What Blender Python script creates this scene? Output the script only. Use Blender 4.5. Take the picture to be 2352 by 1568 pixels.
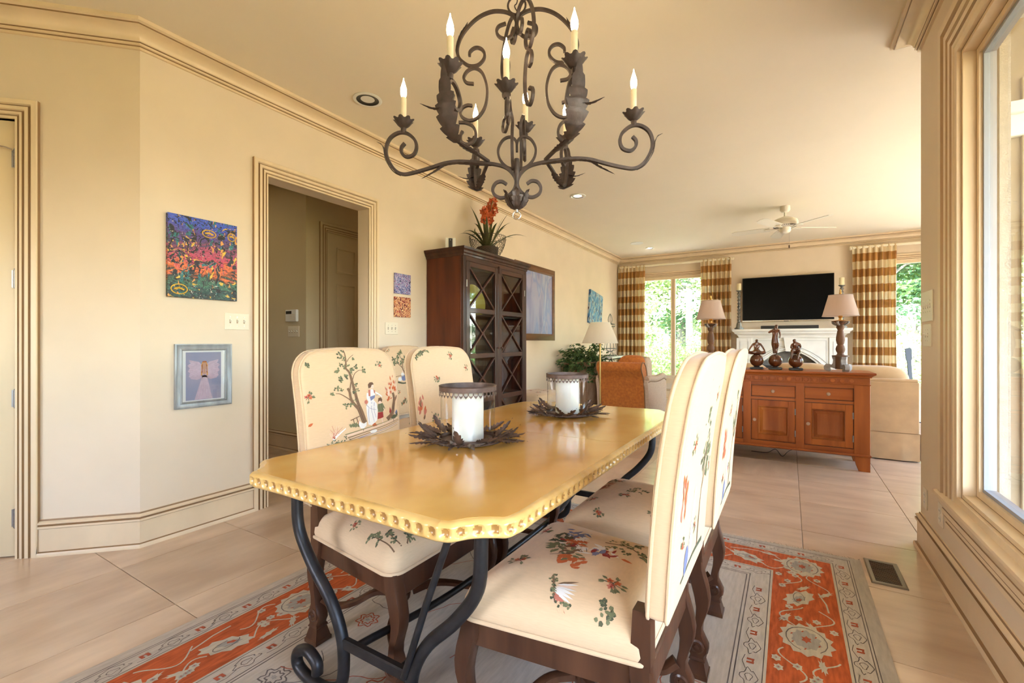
import bpy, bmesh, math, random
from mathutils import Vector, Matrix, noise as mnoise
import numpy as np
PI = math.pi
R = math.radians
for o in list(bpy.data.objects): bpy.data.objects.remove(o)
SC = bpy.context.scene
COL = SC.collection

# ------------------------------------------------------------------ camera
CAMZ = 1.2
cam = bpy.data.cameras.new('camera'); camo = bpy.data.objects.new('camera', cam); COL.objects.link(camo)
camo.location = (0, 0, CAMZ); camo.rotation_euler = (PI/2, 0, R(31.33))
cam.sensor_width = 36; cam.lens = 1045/2352*36; cam.clip_start = 0.02; cam.clip_end = 300
SC.camera = camo

# ------------------------------------------------------------------ world, sun, exposure
w = bpy.data.worlds.new('sky'); SC.world = w; w.use_nodes = True
nt = w.node_tree; nt.nodes.clear()
sky = nt.nodes.new('ShaderNodeTexSky'); sky.sky_type = 'NISHITA'
sky.sun_disc = False; sky.sun_elevation = R(50); sky.sun_rotation = R(200); sky.altitude = 100; sky.dust_density = 2.0
bg = nt.nodes.new('ShaderNodeBackground'); bg.inputs['Strength'].default_value = 1.0
ow = nt.nodes.new('ShaderNodeOutputWorld')
nt.links.new(sky.outputs[0], bg.inputs[0]); nt.links.new(bg.outputs[0], ow.inputs[0])
sd = bpy.data.lights.new('sun', 'SUN'); sd.energy = 13.0; sd.angle = R(0.6); sd.color = (1, .95, .86)
so = bpy.data.objects.new('sun', sd); COL.objects.link(so)
so.rotation_euler = (R(38), 0, R(-22))      # shines from behind the house towards the woods
vs = SC.view_settings
vs.view_transform = 'Standard'; vs.look = 'None'; vs.gamma = 1; vs.use_curve_mapping = False
vs.exposure = 2.15
SC.cycles.use_denoising = True
SC.cycles.max_bounces = 8; SC.cycles.diffuse_bounces = 4; SC.cycles.glossy_bounces = 3
SC.cycles.use_adaptive_sampling = True; SC.cycles.adaptive_threshold = .06; SC.cycles.use_light_tree = False
SC.cycles.transparent_max_bounces = 16; SC.cycles.sample_clamp_indirect = 8
SC.cycles.caustics_reflective = False; SC.cycles.caustics_refractive = False

# ------------------------------------------------------------------ helpers: materials
MATS = {}
def srgb(r, g, b):
    f = lambda c: (c/12.92 if c <= .04045 else ((c+.055)/1.055)**2.4)
    return (f(r/255), f(g/255), f(b/255))
def mat(name, col, rough=.5, var=0, vscale=8, bump=0, bscale=60, metal=0, spec=.5, coat=0, coat_rough=.05,
        col2=None, stretch=(1, 1, 1), emit=None, estr=0, sheen=0, detail=4, trans=0, objrand=0, sss=0):
    """Principled material; optional noise mix between col and col2 and noise bump."""
    m = bpy.data.materials.new(name); m.use_nodes = True; t = m.node_tree; n = t.nodes; L = t.links
    b = n['Principled BSDF']
    b.inputs['Base Color'].default_value = (*col, 1); b.inputs['Roughness'].default_value = rough
    b.inputs['Metallic'].default_value = metal; b.inputs['Specular IOR Level'].default_value = spec
    b.inputs['Coat Weight'].default_value = coat; b.inputs['Coat Roughness'].default_value = coat_rough
    b.inputs['Sheen Weight'].default_value = sheen
    b.inputs['Transmission Weight'].default_value = trans
    if sss:
        b.inputs['Subsurface Weight'].default_value = sss; b.inputs['Subsurface Radius'].default_value = (.02, .015, .01)
    if emit:
        b.inputs['Emission Color'].default_value = (*emit, 1); b.inputs['Emission Strength'].default_value = estr
    tc = None
    if var or bump or col2:
        tc = n.new('ShaderNodeTexCoord'); mp = n.new('ShaderNodeMapping'); mp.inputs['Scale'].default_value = stretch
        L.new(tc.outputs['Object'], mp.inputs[0])
        src = mp.outputs[0]
        if objrand:
            oi = n.new('ShaderNodeObjectInfo'); ad = n.new('ShaderNodeVectorMath'); ad.operation = 'MULTIPLY_ADD'
            L.new(oi.outputs['Random'], ad.inputs[0]); ad.inputs[1].default_value = (37, 19, 53); L.new(src, ad.inputs[2])
            src = ad.outputs[0]
    if var or col2:
        nz = n.new('ShaderNodeTexNoise'); nz.inputs['Scale'].default_value = vscale; nz.inputs['Detail'].default_value = detail
        L.new(src, nz.inputs['Vector'])
        rp = n.new('ShaderNodeValToRGB')
        c2 = col2 or tuple(min(1, c*(1-var)) for c in col)
        c1 = col if col2 else tuple(min(1, c*(1+var*.6)) for c in col)
        rp.color_ramp.elements[0].position = .32; rp.color_ramp.elements[1].position = .68
        rp.color_ramp.elements[0].color = (*c2, 1); rp.color_ramp.elements[1].color = (*c1, 1)
        L.new(nz.outputs['Fac'], rp.inputs[0]); out = rp.outputs[0]
        if objrand:
            hs = n.new('ShaderNodeHueSaturation'); mr = n.new('ShaderNodeMapRange')
            mr.inputs['To Min'].default_value = 1-objrand; mr.inputs['To Max'].default_value = 1+objrand
            L.new(oi.outputs['Random'], mr.inputs['Value']); L.new(mr.outputs[0], hs.inputs['Value']); L.new(out, hs.inputs['Color'])
            out = hs.outputs[0]
        L.new(out, b.inputs['Base Color'])
    if bump:
        nb = n.new('ShaderNodeTexNoise'); nb.inputs['Scale'].default_value = bscale; nb.inputs['Detail'].default_value = 3
        L.new(src, nb.inputs['Vector'])
        bp = n.new('ShaderNodeBump'); bp.inputs['Strength'].default_value = bump; bp.inputs['Distance'].default_value = .01
        L.new(nb.outputs['Fac'], bp.inputs['Height']); L.new(bp.outputs[0], b.inputs['Normal'])
    MATS[name] = m
    return m
def wood(name, c1, c2, rough=.4, axis='z', scale=3, coat=0, bump=.05):
    s = {'x': (.12, 1, 1), 'y': (1, .12, 1), 'z': (1, 1, .12)}[axis]
    return mat(name, c1, rough, col2=c2, vscale=scale*6, stretch=s, bump=bump, bscale=scale*25, coat=coat, detail=6, objrand=.08, spec=.25)
def glass(name, tint=(1, 1, 1), refl=1.0, rough=0):
    m = bpy.data.materials.new(name); m.use_nodes = True; t = m.node_tree; n = t.nodes; L = t.links; n.clear()
    o = n.new('ShaderNodeOutputMaterial'); tr = n.new('ShaderNodeBsdfTransparent'); tr.inputs[0].default_value = (*tint, 1)
    g = n.new('ShaderNodeBsdfGlossy'); g.inputs['Roughness'].default_value = rough
    lw = n.new('ShaderNodeLayerWeight'); lw.inputs[0].default_value = .5; fr = n.new('ShaderNodeMath'); fr.operation = 'POWER'; fr.inputs[1].default_value = 5
    L.new(lw.outputs['Facing'], fr.inputs[0])
    mu = n.new('ShaderNodeMath'); mu.operation = 'MULTIPLY_ADD'; mu.inputs[1].default_value = .9*refl; mu.inputs[2].default_value = .04*refl; mu.use_clamp = True
    mx = n.new('ShaderNodeMixShader')
    L.new(fr.outputs[0], mu.inputs[0]); L.new(mu.outputs[0], mx.inputs[0]); L.new(tr.outputs[0], mx.inputs[1]); L.new(g.outputs[0], mx.inputs[2])
    L.new(mx.outputs[0], o.inputs[0]); MATS[name] = m
    return m
def emit_mat(name, col, s):
    m = bpy.data.materials.new(name); m.use_nodes = True; t = m.node_tree; n = t.nodes; n.clear()
    o = n.new('ShaderNodeOutputMaterial'); e = n.new('ShaderNodeEmission'); e.inputs[0].default_value = (*col, 1); e.inputs[1].default_value = s
    t.links.new(e.outputs[0], o.inputs[0]); MATS[name] = m
    return m
def translucent(name, col, tfac=.5, rough=.8):
    m = bpy.data.materials.new(name); m.use_nodes = True; t = m.node_tree; n = t.nodes; L = t.links; n.clear()
    o = n.new('ShaderNodeOutputMaterial'); d = n.new('ShaderNodeBsdfDiffuse'); d.inputs[0].default_value = (*col, 1)
    tr = n.new('ShaderNodeBsdfTranslucent'); tr.inputs[0].default_value = (*col, 1); mx = n.new('ShaderNodeMixShader'); mx.inputs[0].default_value = tfac
    L.new(d.outputs[0], mx.inputs[1]); L.new(tr.outputs[0], mx.inputs[2]); L.new(mx.outputs[0], o.inputs[0]); MATS[name] = m
    return m

# ------------------------------------------------------------------ helpers: mesh
class MB:
    def __init__(s): s.v = []; s.f = []; s.m = []
    def add(s, vs, fs, mi=0, M=None):
        k = len(s.v)
        s.v += [tuple(M @ Vector(p)) for p in vs] if M else [tuple(p) for p in vs]
        s.f += [tuple(i+k for i in f) for f in fs]; s.m += [mi]*len(fs)
        return s
    def box(s, c, d, bev=0, rz=0, mi=0, M=None):
        bm = bmesh.new(); bmesh.ops.create_cube(bm, size=1)
        for v in bm.verts: v.co = Vector((v.co.x*d[0], v.co.y*d[1], v.co.z*d[2]))
        if bev > 0: bmesh.ops.bevel(bm, geom=bm.edges[:], offset=min(bev, min(d)*.45), segments=1, affect='EDGES')
        T = Matrix.Translation(c) @ Matrix.Rotation(rz, 4, 'Z')
        if M: T = M @ T
        bm.verts.index_update()
        s.add([v.co.copy() for v in bm.verts], [[v.index for v in f.verts] for f in bm.faces], mi, T); bm.free()
        return s
    def b2(s, a, b, bev=0, mi=0, M=None):
        return s.box([(a[i]+b[i])/2 for i in range(3)], [abs(b[i]-a[i]) for i in range(3)], bev, 0, mi, M)
    def prism(s, poly, h0, h1, axis='z', mi=0, M=None):
        """poly: 2-D outline, extruded from h0 to h1 along axis. axis x: poly=(y,z); y: poly=(x,z); z: poly=(x,y)."""
        n = len(poly)
        f = {'z': lambda p, h: (p[0], p[1], h), 'y': lambda p, h: (p[0], h, p[1]), 'x': lambda p, h: (h, p[0], p[1])}[axis]
        vs = [f(p, h0) for p in poly]+[f(p, h1) for p in poly]
        fs = [[i, (i+1) % n, n+(i+1) % n, n+i] for i in range(n)]+[list(range(n))[::-1], list(range(n, 2*n))]
        return s.add(vs, fs, mi, M)
    def lathe(s, prof, n=24, c=(0, 0, 0), mi=0, M=None, cap=True, sq=1):
        vs = []; fs = []
        for r, z in prof:
            for i in range(n):
                a = 2*PI*i/n; vs.append((c[0]+r*math.cos(a), c[1]+r*math.sin(a)*sq, c[2]+z))
        for k in range(len(prof)-1):
            for i in range(n):
                j = (i+1) % n; fs.append([k*n+i, k*n+j, (k+1)*n+j, (k+1)*n+i])
        if cap:
            if prof[0][0] > 1e-4: fs.append(list(range(n))[::-1])
            if prof[-1][0] > 1e-4: fs.append([(len(prof)-1)*n+i for i in range(n)])
        return s.add(vs, fs, mi, M)
    def tube(s, path, r, n=8, closed=False, mi=0, M=None, flat=1.0, twist=0, cap=True, up=None):
        P = [Vector(p) for p in path]; N = len(P)
        rr = r if isinstance(r, (list, tuple)) else [r]*N
        T = []
        for i in range(N):
            a = P[(i-1) % N] if (closed or i > 0) else P[i]; b = P[(i+1) % N] if (closed or i < N-1) else P[i]
            d = b-a; T.append(d.normalized() if d.length > 1e-9 else Vector((0, 0, 1)))
        u = Vector(up) if up else (Vector((0, 0, 1)) if abs(T[0].z) < .9 else Vector((1, 0, 0)))
        u = (u-T[0]*u.dot(T[0])).normalized(); vs = []; fs = []
        for i in range(N):
            u = u-T[i]*u.dot(T[i])
            u = u.normalized() if u.length > 1e-6 else T[i].orthogonal().normalized()
            w_ = T[i].cross(u)
            for k in range(n):
                a = 2*PI*k/n+(PI/4 if n == 4 else 0)+twist*i
                vs.append(P[i]+u*math.cos(a)*rr[i]*flat+w_*math.sin(a)*rr[i])
        for i in range(N if closed else N-1):
            j = (i+1) % N
            for k in range(n):
                l = (k+1) % n; fs.append([i*n+k, i*n+l, j*n+l, j*n+k])
        if cap and not closed: fs += [list(range(n))[::-1], [(N-1)*n+k for k in range(n)]]
        return s.add(vs, fs, mi, M)
    def grid(s, fn, nu, nv, mi=0, M=None, wrap=False):
        vs = [fn(i/nu, j/nv) for j in range(nv+1) for i in range(nu if wrap else nu+1)]
        w_ = nu if wrap else nu+1
        fs = [[j*w_+i, j*w_+(i+1) % w_, (j+1)*w_+(i+1) % w_, (j+1)*w_+i] for j in range(nv) for i in range(nu)]
        return s.add(vs, fs, mi, M)
    def sweep(s, prof, path, N, closed=False, mis=None, M=None):
        """Moulding: profile [(a,b)] with a along the in-plane left normal of the path and b along N; mitred corners."""
        P = [Vector(p) for p in path]; N = Vector(N).normalized(); n = len(P); k = len(prof); vs = []
        for i in range(n):
            d0 = (P[i]-P[i-1]).normalized() if (i > 0 or closed) else None
            d1 = (P[(i+1) % n]-P[i]).normalized() if (i < n-1 or closed) else None
            d0 = d0 or d1; d1 = d1 or d0
            n0 = N.cross(d0); n1 = N.cross(d1); q = (n0+n1).normalized(); q = q/max(.2, q.dot(n0))
            for a, b in prof: vs.append(P[i]+q*a+N*b)
        fs = []; ms = []
        for i in range(n if closed else n-1):
            j = (i+1) % n
            for c in range(k-1):
                fs.append([i*k+c, j*k+c, j*k+c+1, i*k+c+1]); ms.append((mis[c] if mis else 0))
        k0 = len(s.v)
        s.v += [tuple(M @ p) if M else tuple(p) for p in vs]; s.f += [tuple(x+k0 for x in f) for f in fs]; s.m += ms
        if not closed:
            s.f += [tuple(k0+c for c in range(k))[::-1], tuple(k0+(n-1)*k+c for c in range(k))]; s.m += [0, 0]
        return s
    def mesh(s, name, mats, smooth=None):
        me = bpy.data.meshes.new(name); me.from_pydata(s.v, [], s.f)
        for m in (mats if isinstance(mats, (list, tuple)) else [mats]): me.materials.append(MATS[m] if isinstance(m, str) else m)
        if any(s.m): me.polygons.foreach_set('material_index', s.m)
        me.validate(); me.update()
        bm = bmesh.new(); bm.from_mesh(me); bmesh.ops.recalc_face_normals(bm, faces=bm.faces); bm.to_mesh(me); bm.free()
        if smooth is not None:
            me.polygons.foreach_set('use_smooth', [True]*len(me.polygons))
            if smooth < 179: me.set_sharp_from_angle(angle=R(smooth))
        return me
    def build(s, name, mats, parent=None, smooth=None, loc=None, rz=None):
        o = bpy.data.objects.new(name, s.mesh(name, mats, smooth)); COL.objects.link(o)
        if parent: o.parent = parent
        if loc: o.location = loc
        if rz is not None: o.rotation_euler = (0, 0, rz)
        return o
def link(name, me, parent=None, loc=None, rot=None, scale=None):
    o = bpy.data.objects.new(name, me); COL.objects.link(o)
    if parent: o.parent = parent
    if loc: o.location = loc
    if rot: o.rotation_euler = rot
    if scale: o.scale = scale
    return o
def tag(o, label=None, cat=None, group=None, kind=None):
    if label: o['label'] = label
    if cat: o['category'] = cat
    if group: o['group'] = group
    if kind: o['kind'] = kind
    return o
def thing(name, label, cat, loc=(0, 0, 0), rz=0, group=None):
    o = bpy.data.objects.new(name, None); COL.objects.link(o); o.location = loc; o.rotation_euler = (0, 0, rz); o.empty_display_size = .1
    return tag(o, label, cat, group)
def copy_tree(o, parent=None, skip=()):
    c = o.copy(); COL.objects.link(c); c.parent = parent
    for ch in list(o.children):
        if ch.name.split('.')[0] not in skip: copy_tree(ch, c, skip)
    return c
def struct(name, mb, mats, smooth=None, parent=None):
    o = mb.build(name, mats, parent, smooth)
    o['kind'] = 'structure'
    return o
def smooth_path(pts, sub=6):
    """Catmull-Rom through 2-D or 3-D points."""
    P = [Vector(p) for p in pts]; out = []
    for i in range(len(P)-1):
        a = P[i-1] if i > 0 else P[i]*2-P[i+1]; b, c = P[i], P[i+1]; d = P[i+2] if i+2 < len(P) else c*2-b
        for k in range(sub):
            t = k/sub
            out.append(.5*((2*b)+(c-a)*t+(2*a-5*b+4*c-d)*t*t+(3*b-a-3*c+d)*t*t*t))
    out.append(P[-1]); return out
# ================================================================== MATERIALS
WALLC = (.765, .62, .455); 
mat('wall', WALLC, .75, var=.035, vscale=2.5, bump=.02, bscale=120)
mat('ceiling', (.83, .72, .55), .85, var=.02, vscale=1.5)
mat('trim', (.79, .61, .395), .42, var=.06, vscale=6, stretch=(1, 1, .6))
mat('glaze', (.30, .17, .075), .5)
mat('trimv', (.79, .615, .40), .42, var=.05, vscale=14, stretch=(1, 1, .08))
mat('doorpaint', (.74, .58, .36), .4, var=.08, vscale=5, stretch=(1, 1, .15))
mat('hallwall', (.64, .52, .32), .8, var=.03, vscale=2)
def travertine(name, st):
    return mat(name, (.70, .52, .36), .28, col2=(.50, .34, .22), vscale=2.6, stretch=st, bump=.02, bscale=60, detail=12, objrand=.07, spec=.5, coat=.35, coat_rough=.10)
travertine('tile_a', (2.6, .8, 1)); travertine('tile_b', (.8, 2.6, 1))
mat('grout', (.36, .27, .18), .9)
glass('window_glass', refl=1.0)
glass('clear_glass', tint=(.97, .98, .98), refl=.9)
mat('white_plastic', (.78, .72, .60), .35)
mat('plate_almond', (.78, .67, .50), .35)
mat('dark_slot', (.03, .025, .02), .6)
mat('chrome', (.7, .68, .64), .25, metal=1)
mat('pewter', (.32, .31, .30), .4, metal=1)
mat('stucco', (.42, .37, .30), .9, var=.12, vscale=30, bump=.4, bscale=150)
mat('porch_white', (.80, .78, .74), .6)
mat('batten', (.36, .28, .18), .7, var=.08, vscale=4)
mat('vent_bronze', (.25, .21, .16), .45, metal=.4); mat('frame_zinc', (.33, .34, .37), .5)
mat('black', (.012, .012, .013), .35)
W = -3.246; CZ = 3.03; FY = 9.9; RXW = .66; RY = 3.52
Cx, Cy = W, 1.143; DQ = math.sqrt(.5)
def dg(k, off=0): return (Cx-k*DQ+off*DQ, Cy-k*DQ-off*DQ)      # point on the angled wall, off = into the room
# ================================================================== FLOOR
fl = struct('floor', MB().b2((-6.2, -3.4, -.12), (3.4, 10.05, -.004)), 'grout')
TX, TY, PX, PY = .07, .977, .6172, .6135
tmesh = []
for nm in ('tile_a', 'tile_b'):
    tmesh.append(MB().box((0, 0, -.004), (PX-.0035, PY-.0035, .008), .0012).mesh('floor_tile', nm))
def inside(x, y):
    if x > RXW+.2 and y < RY-.2: return False
    if x < W-.3 and y > 3.4 and not (-4.7 < x): return False
    if x < -4.9 and y < 1.0: return False
    return True
for i in range(-10, 6):
    for j in range(-7, 15):
        x = TX+(i+.5)*PX; y = TY+(j+.5)*PY
        if not inside(x, y) or y > FY+.1: continue
        k = 0 if x < -1.2 else 1
        if (i*7+j*3) % 11 == 0: k = 1-k
        link('tile', tmesh[k], fl, (x, y, 0))
# ================================================================== WALLS
TH = .127
wl = MB()
wl.b2((W-TH, Cy, 0), (W, 1.905, CZ)); wl.b2((W-TH, 1.905, 2.40), (W, 2.836, CZ)); wl.b2((W-TH, 2.836, 0), (W, FY+.15, CZ))
struct('wall_left', wl, 'wall')
wd = MB()
DM = Matrix.Translation((Cx, Cy, 0)) @ Matrix.Rotation(R(225), 4, 'Z')   # local +x runs along the angled wall, +y points into the room
# local y: direction (-sin225, cos225) = (.707,-.707) -> into the room
wd.b2((-.0, -TH, 0), (.585, 0, CZ), M=DM); wd.b2((.585, -TH, 2.43), (1.47, 0, CZ), M=DM); wd.b2((1.47, -TH, 0), (2.3, 0, CZ), M=DM)
struct('wall_diagonal', wd, 'wall')
e = dg(2.2)
struct('wall_back', MB().b2((e[0]-TH, -3.3, 0), (e[0], e[1]+.05, CZ)).b2((e[0]-TH, -3.4, 0), (-3.8, -3.2, CZ)).b2((-.4, -3.4, 0), (RXW+.14, -3.2, CZ)).b2((-3.8, -3.4, 0), (-.4, -3.2, 1.15)).b2((-3.8, -3.4, 2.2), (-.4, -3.2, CZ)).b2((-3.8, -3.4, 1.15), (-3.2, -3.2, 2.2)).b2((-1.2, -3.4, 1.15), (-.4, -3.2, 2.2)), 'wall')
kw = MB()  # unseen kitchen window added behind the camera as frontal fill
for x_ in (-3.2, -2.23, -1.26): kw.b2((x_, -3.33, 1.15), (x_+.06, -3.27, 2.2))
kw.b2((-3.2, -3.33, 1.15), (-1.2, -3.27, 1.21)); kw.b2((-3.2, -3.33, 2.14), (-1.2, -3.27, 2.2))
kw_ = struct('window_5', kw, 'trimv'); MB().b2((-3.18, -3.302, 1.17), (-1.22, -3.298, 2.18)).build('pane', 'window_glass', kw_)
# right wall with the big window
WY0, WY1, WZ0, WZ1 = -.9, 2.84, .46, 2.545
wr = MB()
wr.b2((RXW, -3.3, 0), (RXW+.12, WY0, CZ)); wr.b2((RXW, WY0, 0), (RXW+.12, WY1, WZ0)); wr.b2((RXW, WY0, WZ1), (RXW+.12, WY1, CZ)); wr.b2((RXW, WY1, 0), (RXW+.12, RY, CZ))
struct('wall_right', wr, 'wall')
struct('wall_living_near', MB().b2((RXW+.12, RY-.13, 0), (3.4, RY, CZ)), 'wall')
# living room right wall with tall windows
LX = 3.25
wv = MB()
wv.b2((LX, RY-.13, 0), (LX+.15, 4.3, CZ)); wv.b2((LX, 4.3, 2.55), (LX+.15, 8.6, CZ)); wv.b2((LX, 4.3, 0), (LX+.15, 8.6, .2)); wv.b2((LX, 8.6, 0), (LX+.15, FY+.15, CZ))
struct('wall_living_right', wv, 'wall')
# far wall with two windows
WX = [(-2.76, -1.40), (1.40, 2.76)]; FZ0, FZ1 = .44, 2.56
wf = MB()
for a, b in ((W-.15, WX[0][0]), (WX[0][1], WX[1][0]), (WX[1][1], LX+.15)): wf.b2((a, FY, 0), (b, FY+.15, CZ))
for a, b in WX: wf.b2((a, FY, 0), (b, FY+.15, FZ0)); wf.b2((a, FY, FZ1), (b, FY+.15, CZ))
struct('wall_far', wf, 'wall')
struct('ceiling', MB().b2((-6.2, -3.4, CZ), (RXW+.12, FY+.15, CZ+.25)).b2((RXW+.12, RY-.13, CZ), (LX+.15, FY+.15, CZ+.25)), 'ceiling')
# passage behind the doorway
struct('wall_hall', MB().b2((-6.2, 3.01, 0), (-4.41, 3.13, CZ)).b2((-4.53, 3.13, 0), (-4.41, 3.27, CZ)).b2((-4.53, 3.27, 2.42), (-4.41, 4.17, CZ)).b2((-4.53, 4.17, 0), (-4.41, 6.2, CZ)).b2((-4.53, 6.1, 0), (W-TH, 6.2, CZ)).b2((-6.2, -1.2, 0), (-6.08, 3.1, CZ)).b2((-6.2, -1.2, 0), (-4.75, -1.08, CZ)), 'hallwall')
# ================================================================== MOULDINGS
def cove(a0, z0, a1, z1, n=7):
    return [(a0+(a1-a0)*(1-math.cos(t*PI/2/n)), z0+(z1-z0)*math.sin(t*PI/2/n)) for t in range(n+1)]
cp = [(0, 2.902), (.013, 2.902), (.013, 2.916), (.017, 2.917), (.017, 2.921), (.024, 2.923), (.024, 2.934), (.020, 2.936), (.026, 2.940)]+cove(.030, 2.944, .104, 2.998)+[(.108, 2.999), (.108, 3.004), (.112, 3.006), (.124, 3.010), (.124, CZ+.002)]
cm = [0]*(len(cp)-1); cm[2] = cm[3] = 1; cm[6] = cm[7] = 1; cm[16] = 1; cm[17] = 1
loop = [(LX, FY, 0), (W, FY, 0), (W, Cy, 0), (*dg(2.2), 0), (e[0], -3.2, 0), (RXW, -3.2, 0), (RXW, RY, 0), (LX, RY, 0)]
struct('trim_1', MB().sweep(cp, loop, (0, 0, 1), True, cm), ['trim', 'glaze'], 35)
bp = [(.030, 0), (.030, .014), (.026, .022), (.015, .026), (.0145, .150), (.018, .152), (.024, .156), (.024, .168), (.016, .171), (.016, .176), (.021, .179), (.021, .186), (.008, .194), (.006, .203), (0, .203)]
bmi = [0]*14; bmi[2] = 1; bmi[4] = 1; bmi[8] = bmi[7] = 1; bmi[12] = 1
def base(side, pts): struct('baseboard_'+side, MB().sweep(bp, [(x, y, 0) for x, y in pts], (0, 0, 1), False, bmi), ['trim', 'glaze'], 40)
base('left', [(W, 1.80), (W, Cy), dg(.481)])
base('left_far', [(-1.0, FY), (W, FY), (W, 2.93)])
base('far', [(LX, FY), (1.0, FY)])
base('right', [(RXW, -3.2), (RXW, RY), (LX, RY)])
base('hall', [(-4.41, 3.17), (-4.41, 3.01), (-6.0, 3.01)][::1])
base('living_right', [(LX, RY), (LX, FY)])
base('back', [(e[0], -3.2), (RXW, -3.2)])
# casings: a runs outwards from the opening, b out of the wall
def casing(w_, t=.026):
    p = [(0, 0), (0, .012), (.03*w_, .016), (.12*w_, .016), (.15*w_, .010), (.19*w_, .010), (.22*w_, .019), (.34*w_, .021), (.37*w_, .014), (.42*w_, .014), (.46*w_, .023), (.62*w_, .024), (.66*w_, .016), (.70*w_, .016), (.75*w_, t), (.97*w_, t), (w_, t-.006), (w_, 0)]
    m = [0]*17
    for i in (3, 4, 7, 8, 11, 12, 16): m[i] = 1
    return p, m
CP, CM = casing(.108)
# doorway to the passage: wall normal +x; walk so that N x d points away from the opening
pth = [(W, 1.905, 0), (W, 1.905, 2.40), (W, 2.836, 2.40), (W, 2.836, 0)]
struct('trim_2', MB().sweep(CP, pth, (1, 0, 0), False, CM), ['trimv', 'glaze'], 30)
struct('trim_3', MB().b2((W-TH-.01, 1.885, 0), (W+.004, 1.905, 2.40)).b2((W-TH-.01, 2.836, 0), (W+.004, 2.856, 2.40)).b2((W-TH-.01, 1.885, 2.40), (W+.004, 2.856, 2.42)), 'trimv')
# passage door
def panel_door(name, w_, h, M, m, panels, parent=None):
    d = struct(name, MB().b2((0, -.035, 0), (w_, -.004, h), M=M), m)
    for x0, x1, z0, z1 in panels:
        q = MB(); 
        def fr(i, y): return [(x0+i, y, z0+i), (x1-i, y, z0+i), (x1-i, y, z1-i), (x0+i, y, z1-i)]
        rings = [fr(0, -.0035), fr(0, .003), fr(.012, .005), fr(.022, -.003), fr(.045, -.003), fr(.075, .006)]
        vs = sum(rings, []); fs = []
        for k in range(len(rings)-1):
            for c in range(4): fs.append([k*4+c, k*4+(c+1) % 4, k*4+4+(c+1) % 4, k*4+4+c])
        fs.append([len(vs)-4+c for c in range(4)])
        q.add(vs, fs, 0, M); q.build('panel', m, d, 30)
    return d
HM = Matrix.Translation((-4.41, 3.27, 0)) @ Matrix.Rotation(R(90), 4, 'Z') @ Matrix.Scale(-1, 4, (0, 1, 0))
pan = []
for a, b in ((.13, .39), (.51, .77)):
    pan += [(a, b, .25, .95), (a, b, 1.10, 1.86), (a, b, 1.98, 2.27)]
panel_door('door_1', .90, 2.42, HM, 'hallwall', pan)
cph, cmh = casing(.10)
struct('trim_4', MB().sweep(cph, [(-4.41, 3.27, 0), (-4.41, 3.27, 2.42), (-4.41, 4.17, 2.42), (-4.41, 4.17, 0)], (1, 0, 0), False, cmh), ['hallwall', 'glaze'], 30)
# door in the angled wall (local frame DM: x along the wall away from the corner, y into the room)
d2 = panel_door('door_2', .865, 2.42, DM @ Matrix.Translation((.595, -.012, .006)), 'doorpaint', [(.12, .40, .25, .95), (.12, .40, 1.1, 1.86), (.12, .40, 1.98, 2.27), (.5, .76, .25, .95), (.5, .76, 1.1, 1.86), (.5, .76, 1.98, 2.27)])
struct('trim_5', MB().sweep(CP, [(.588, 0, 0), (.588, 0, 2.43), (1.467, 0, 2.43), (1.467, 0, 0)][::-1], (0, 1, 0), False, CM, M=DM), ['trimv', 'glaze'], 30)
struct('trim_6', MB().b2((.572, -TH, 0), (.588, .004, 2.43), M=DM).b2((1.467, -TH, 0), (1.483, .004, 2.43), M=DM).b2((.572, -TH, 2.43), (1.483, .004, 2.446), M=DM), 'trimv')
for z0, z1 in ((2.168, 2.262), (1.499, 1.597), (.836, .93), (.170, .266)):
    h = MB(); n_ = 5; L_ = (z1-z0)/n_
    for k in range(n_): h.lathe([(.0075, k*L_+.001), (.0075, (k+1)*L_-.001)], 10, (.594, .002, z0), M=DM)
    h.lathe([(.004, -.006), (.005, 0), (.004, z1-z0), (.0055, z1-z0+.006), (0, z1-z0+.009)], 8, (.594, .002, z0), M=DM)
    h.b2((.597, -.014, z0), (.618, -.0105, z1), M=DM)
    h.build('hinge', 'pewter', d2, 40)
st_ = MB().tube([(.606, .004, 2.262), (.63, .012, 2.27), (.66, .02, 2.272), (.70, .03, 2.268)], .004, 8, M=DM); st_.build('hinge_stop', 'chrome', d2, 40)
MB().lathe([(.006, 0), (.009, .004), (.009, .018), (.006, .022), (0, .023)], 10, (.664, .02, 2.262), M=DM).build('hinge_stop_bumper', 'white_plastic', d2, 40)

# ---- big right window
rp, rm = casing(.19, .03)
path = [(RXW, WY1, WZ0), (RXW, WY1, WZ1), (RXW, WY0, WZ1), (RXW, WY0, WZ0)]
mat('glaze_soft', (.50, .32, .165), .5)
for i_ in (5, 9, 13): rm[i_] = 2
struct('trim_7', MB().sweep(rp, path, (-1, 0, 0), False, rm), ['trimv', 'glaze', 'glaze_soft'], 30)
jb = MB(); 
def frame(mb, x0, x1, in0, in1, mi=0):
    """rectangular picture frame in the window opening, between insets in0 (outer) and in1 (inner)."""
    y0, y1, z0, z1 = WY0+in0, WY1-in0, WZ0+in0, WZ1-in0; a = in1-in0
    mb.b2((x0, y0, z0), (x1, y0+a, z1), mi=mi); mb.b2((x0, y1-a, z0), (x1, y1, z1), mi=mi)
    mb.b2((x0, y0+a, z0), (x1, y1-a, z0+a), mi=mi); mb.b2((x0, y0+a, z1-a), (x1, y1-a, z1), mi=mi)
w1 = struct('window_1', MB(), 'trimv') if False else None
wf_ = MB(); frame(wf_, RXW-.012, RXW+.012, .0, .035); frame(wf_, RXW+.004, RXW+.075, .035, .055); frame(wf_, RXW+.048, RXW+.075, .055, .085)
gl_ = MB()
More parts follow.
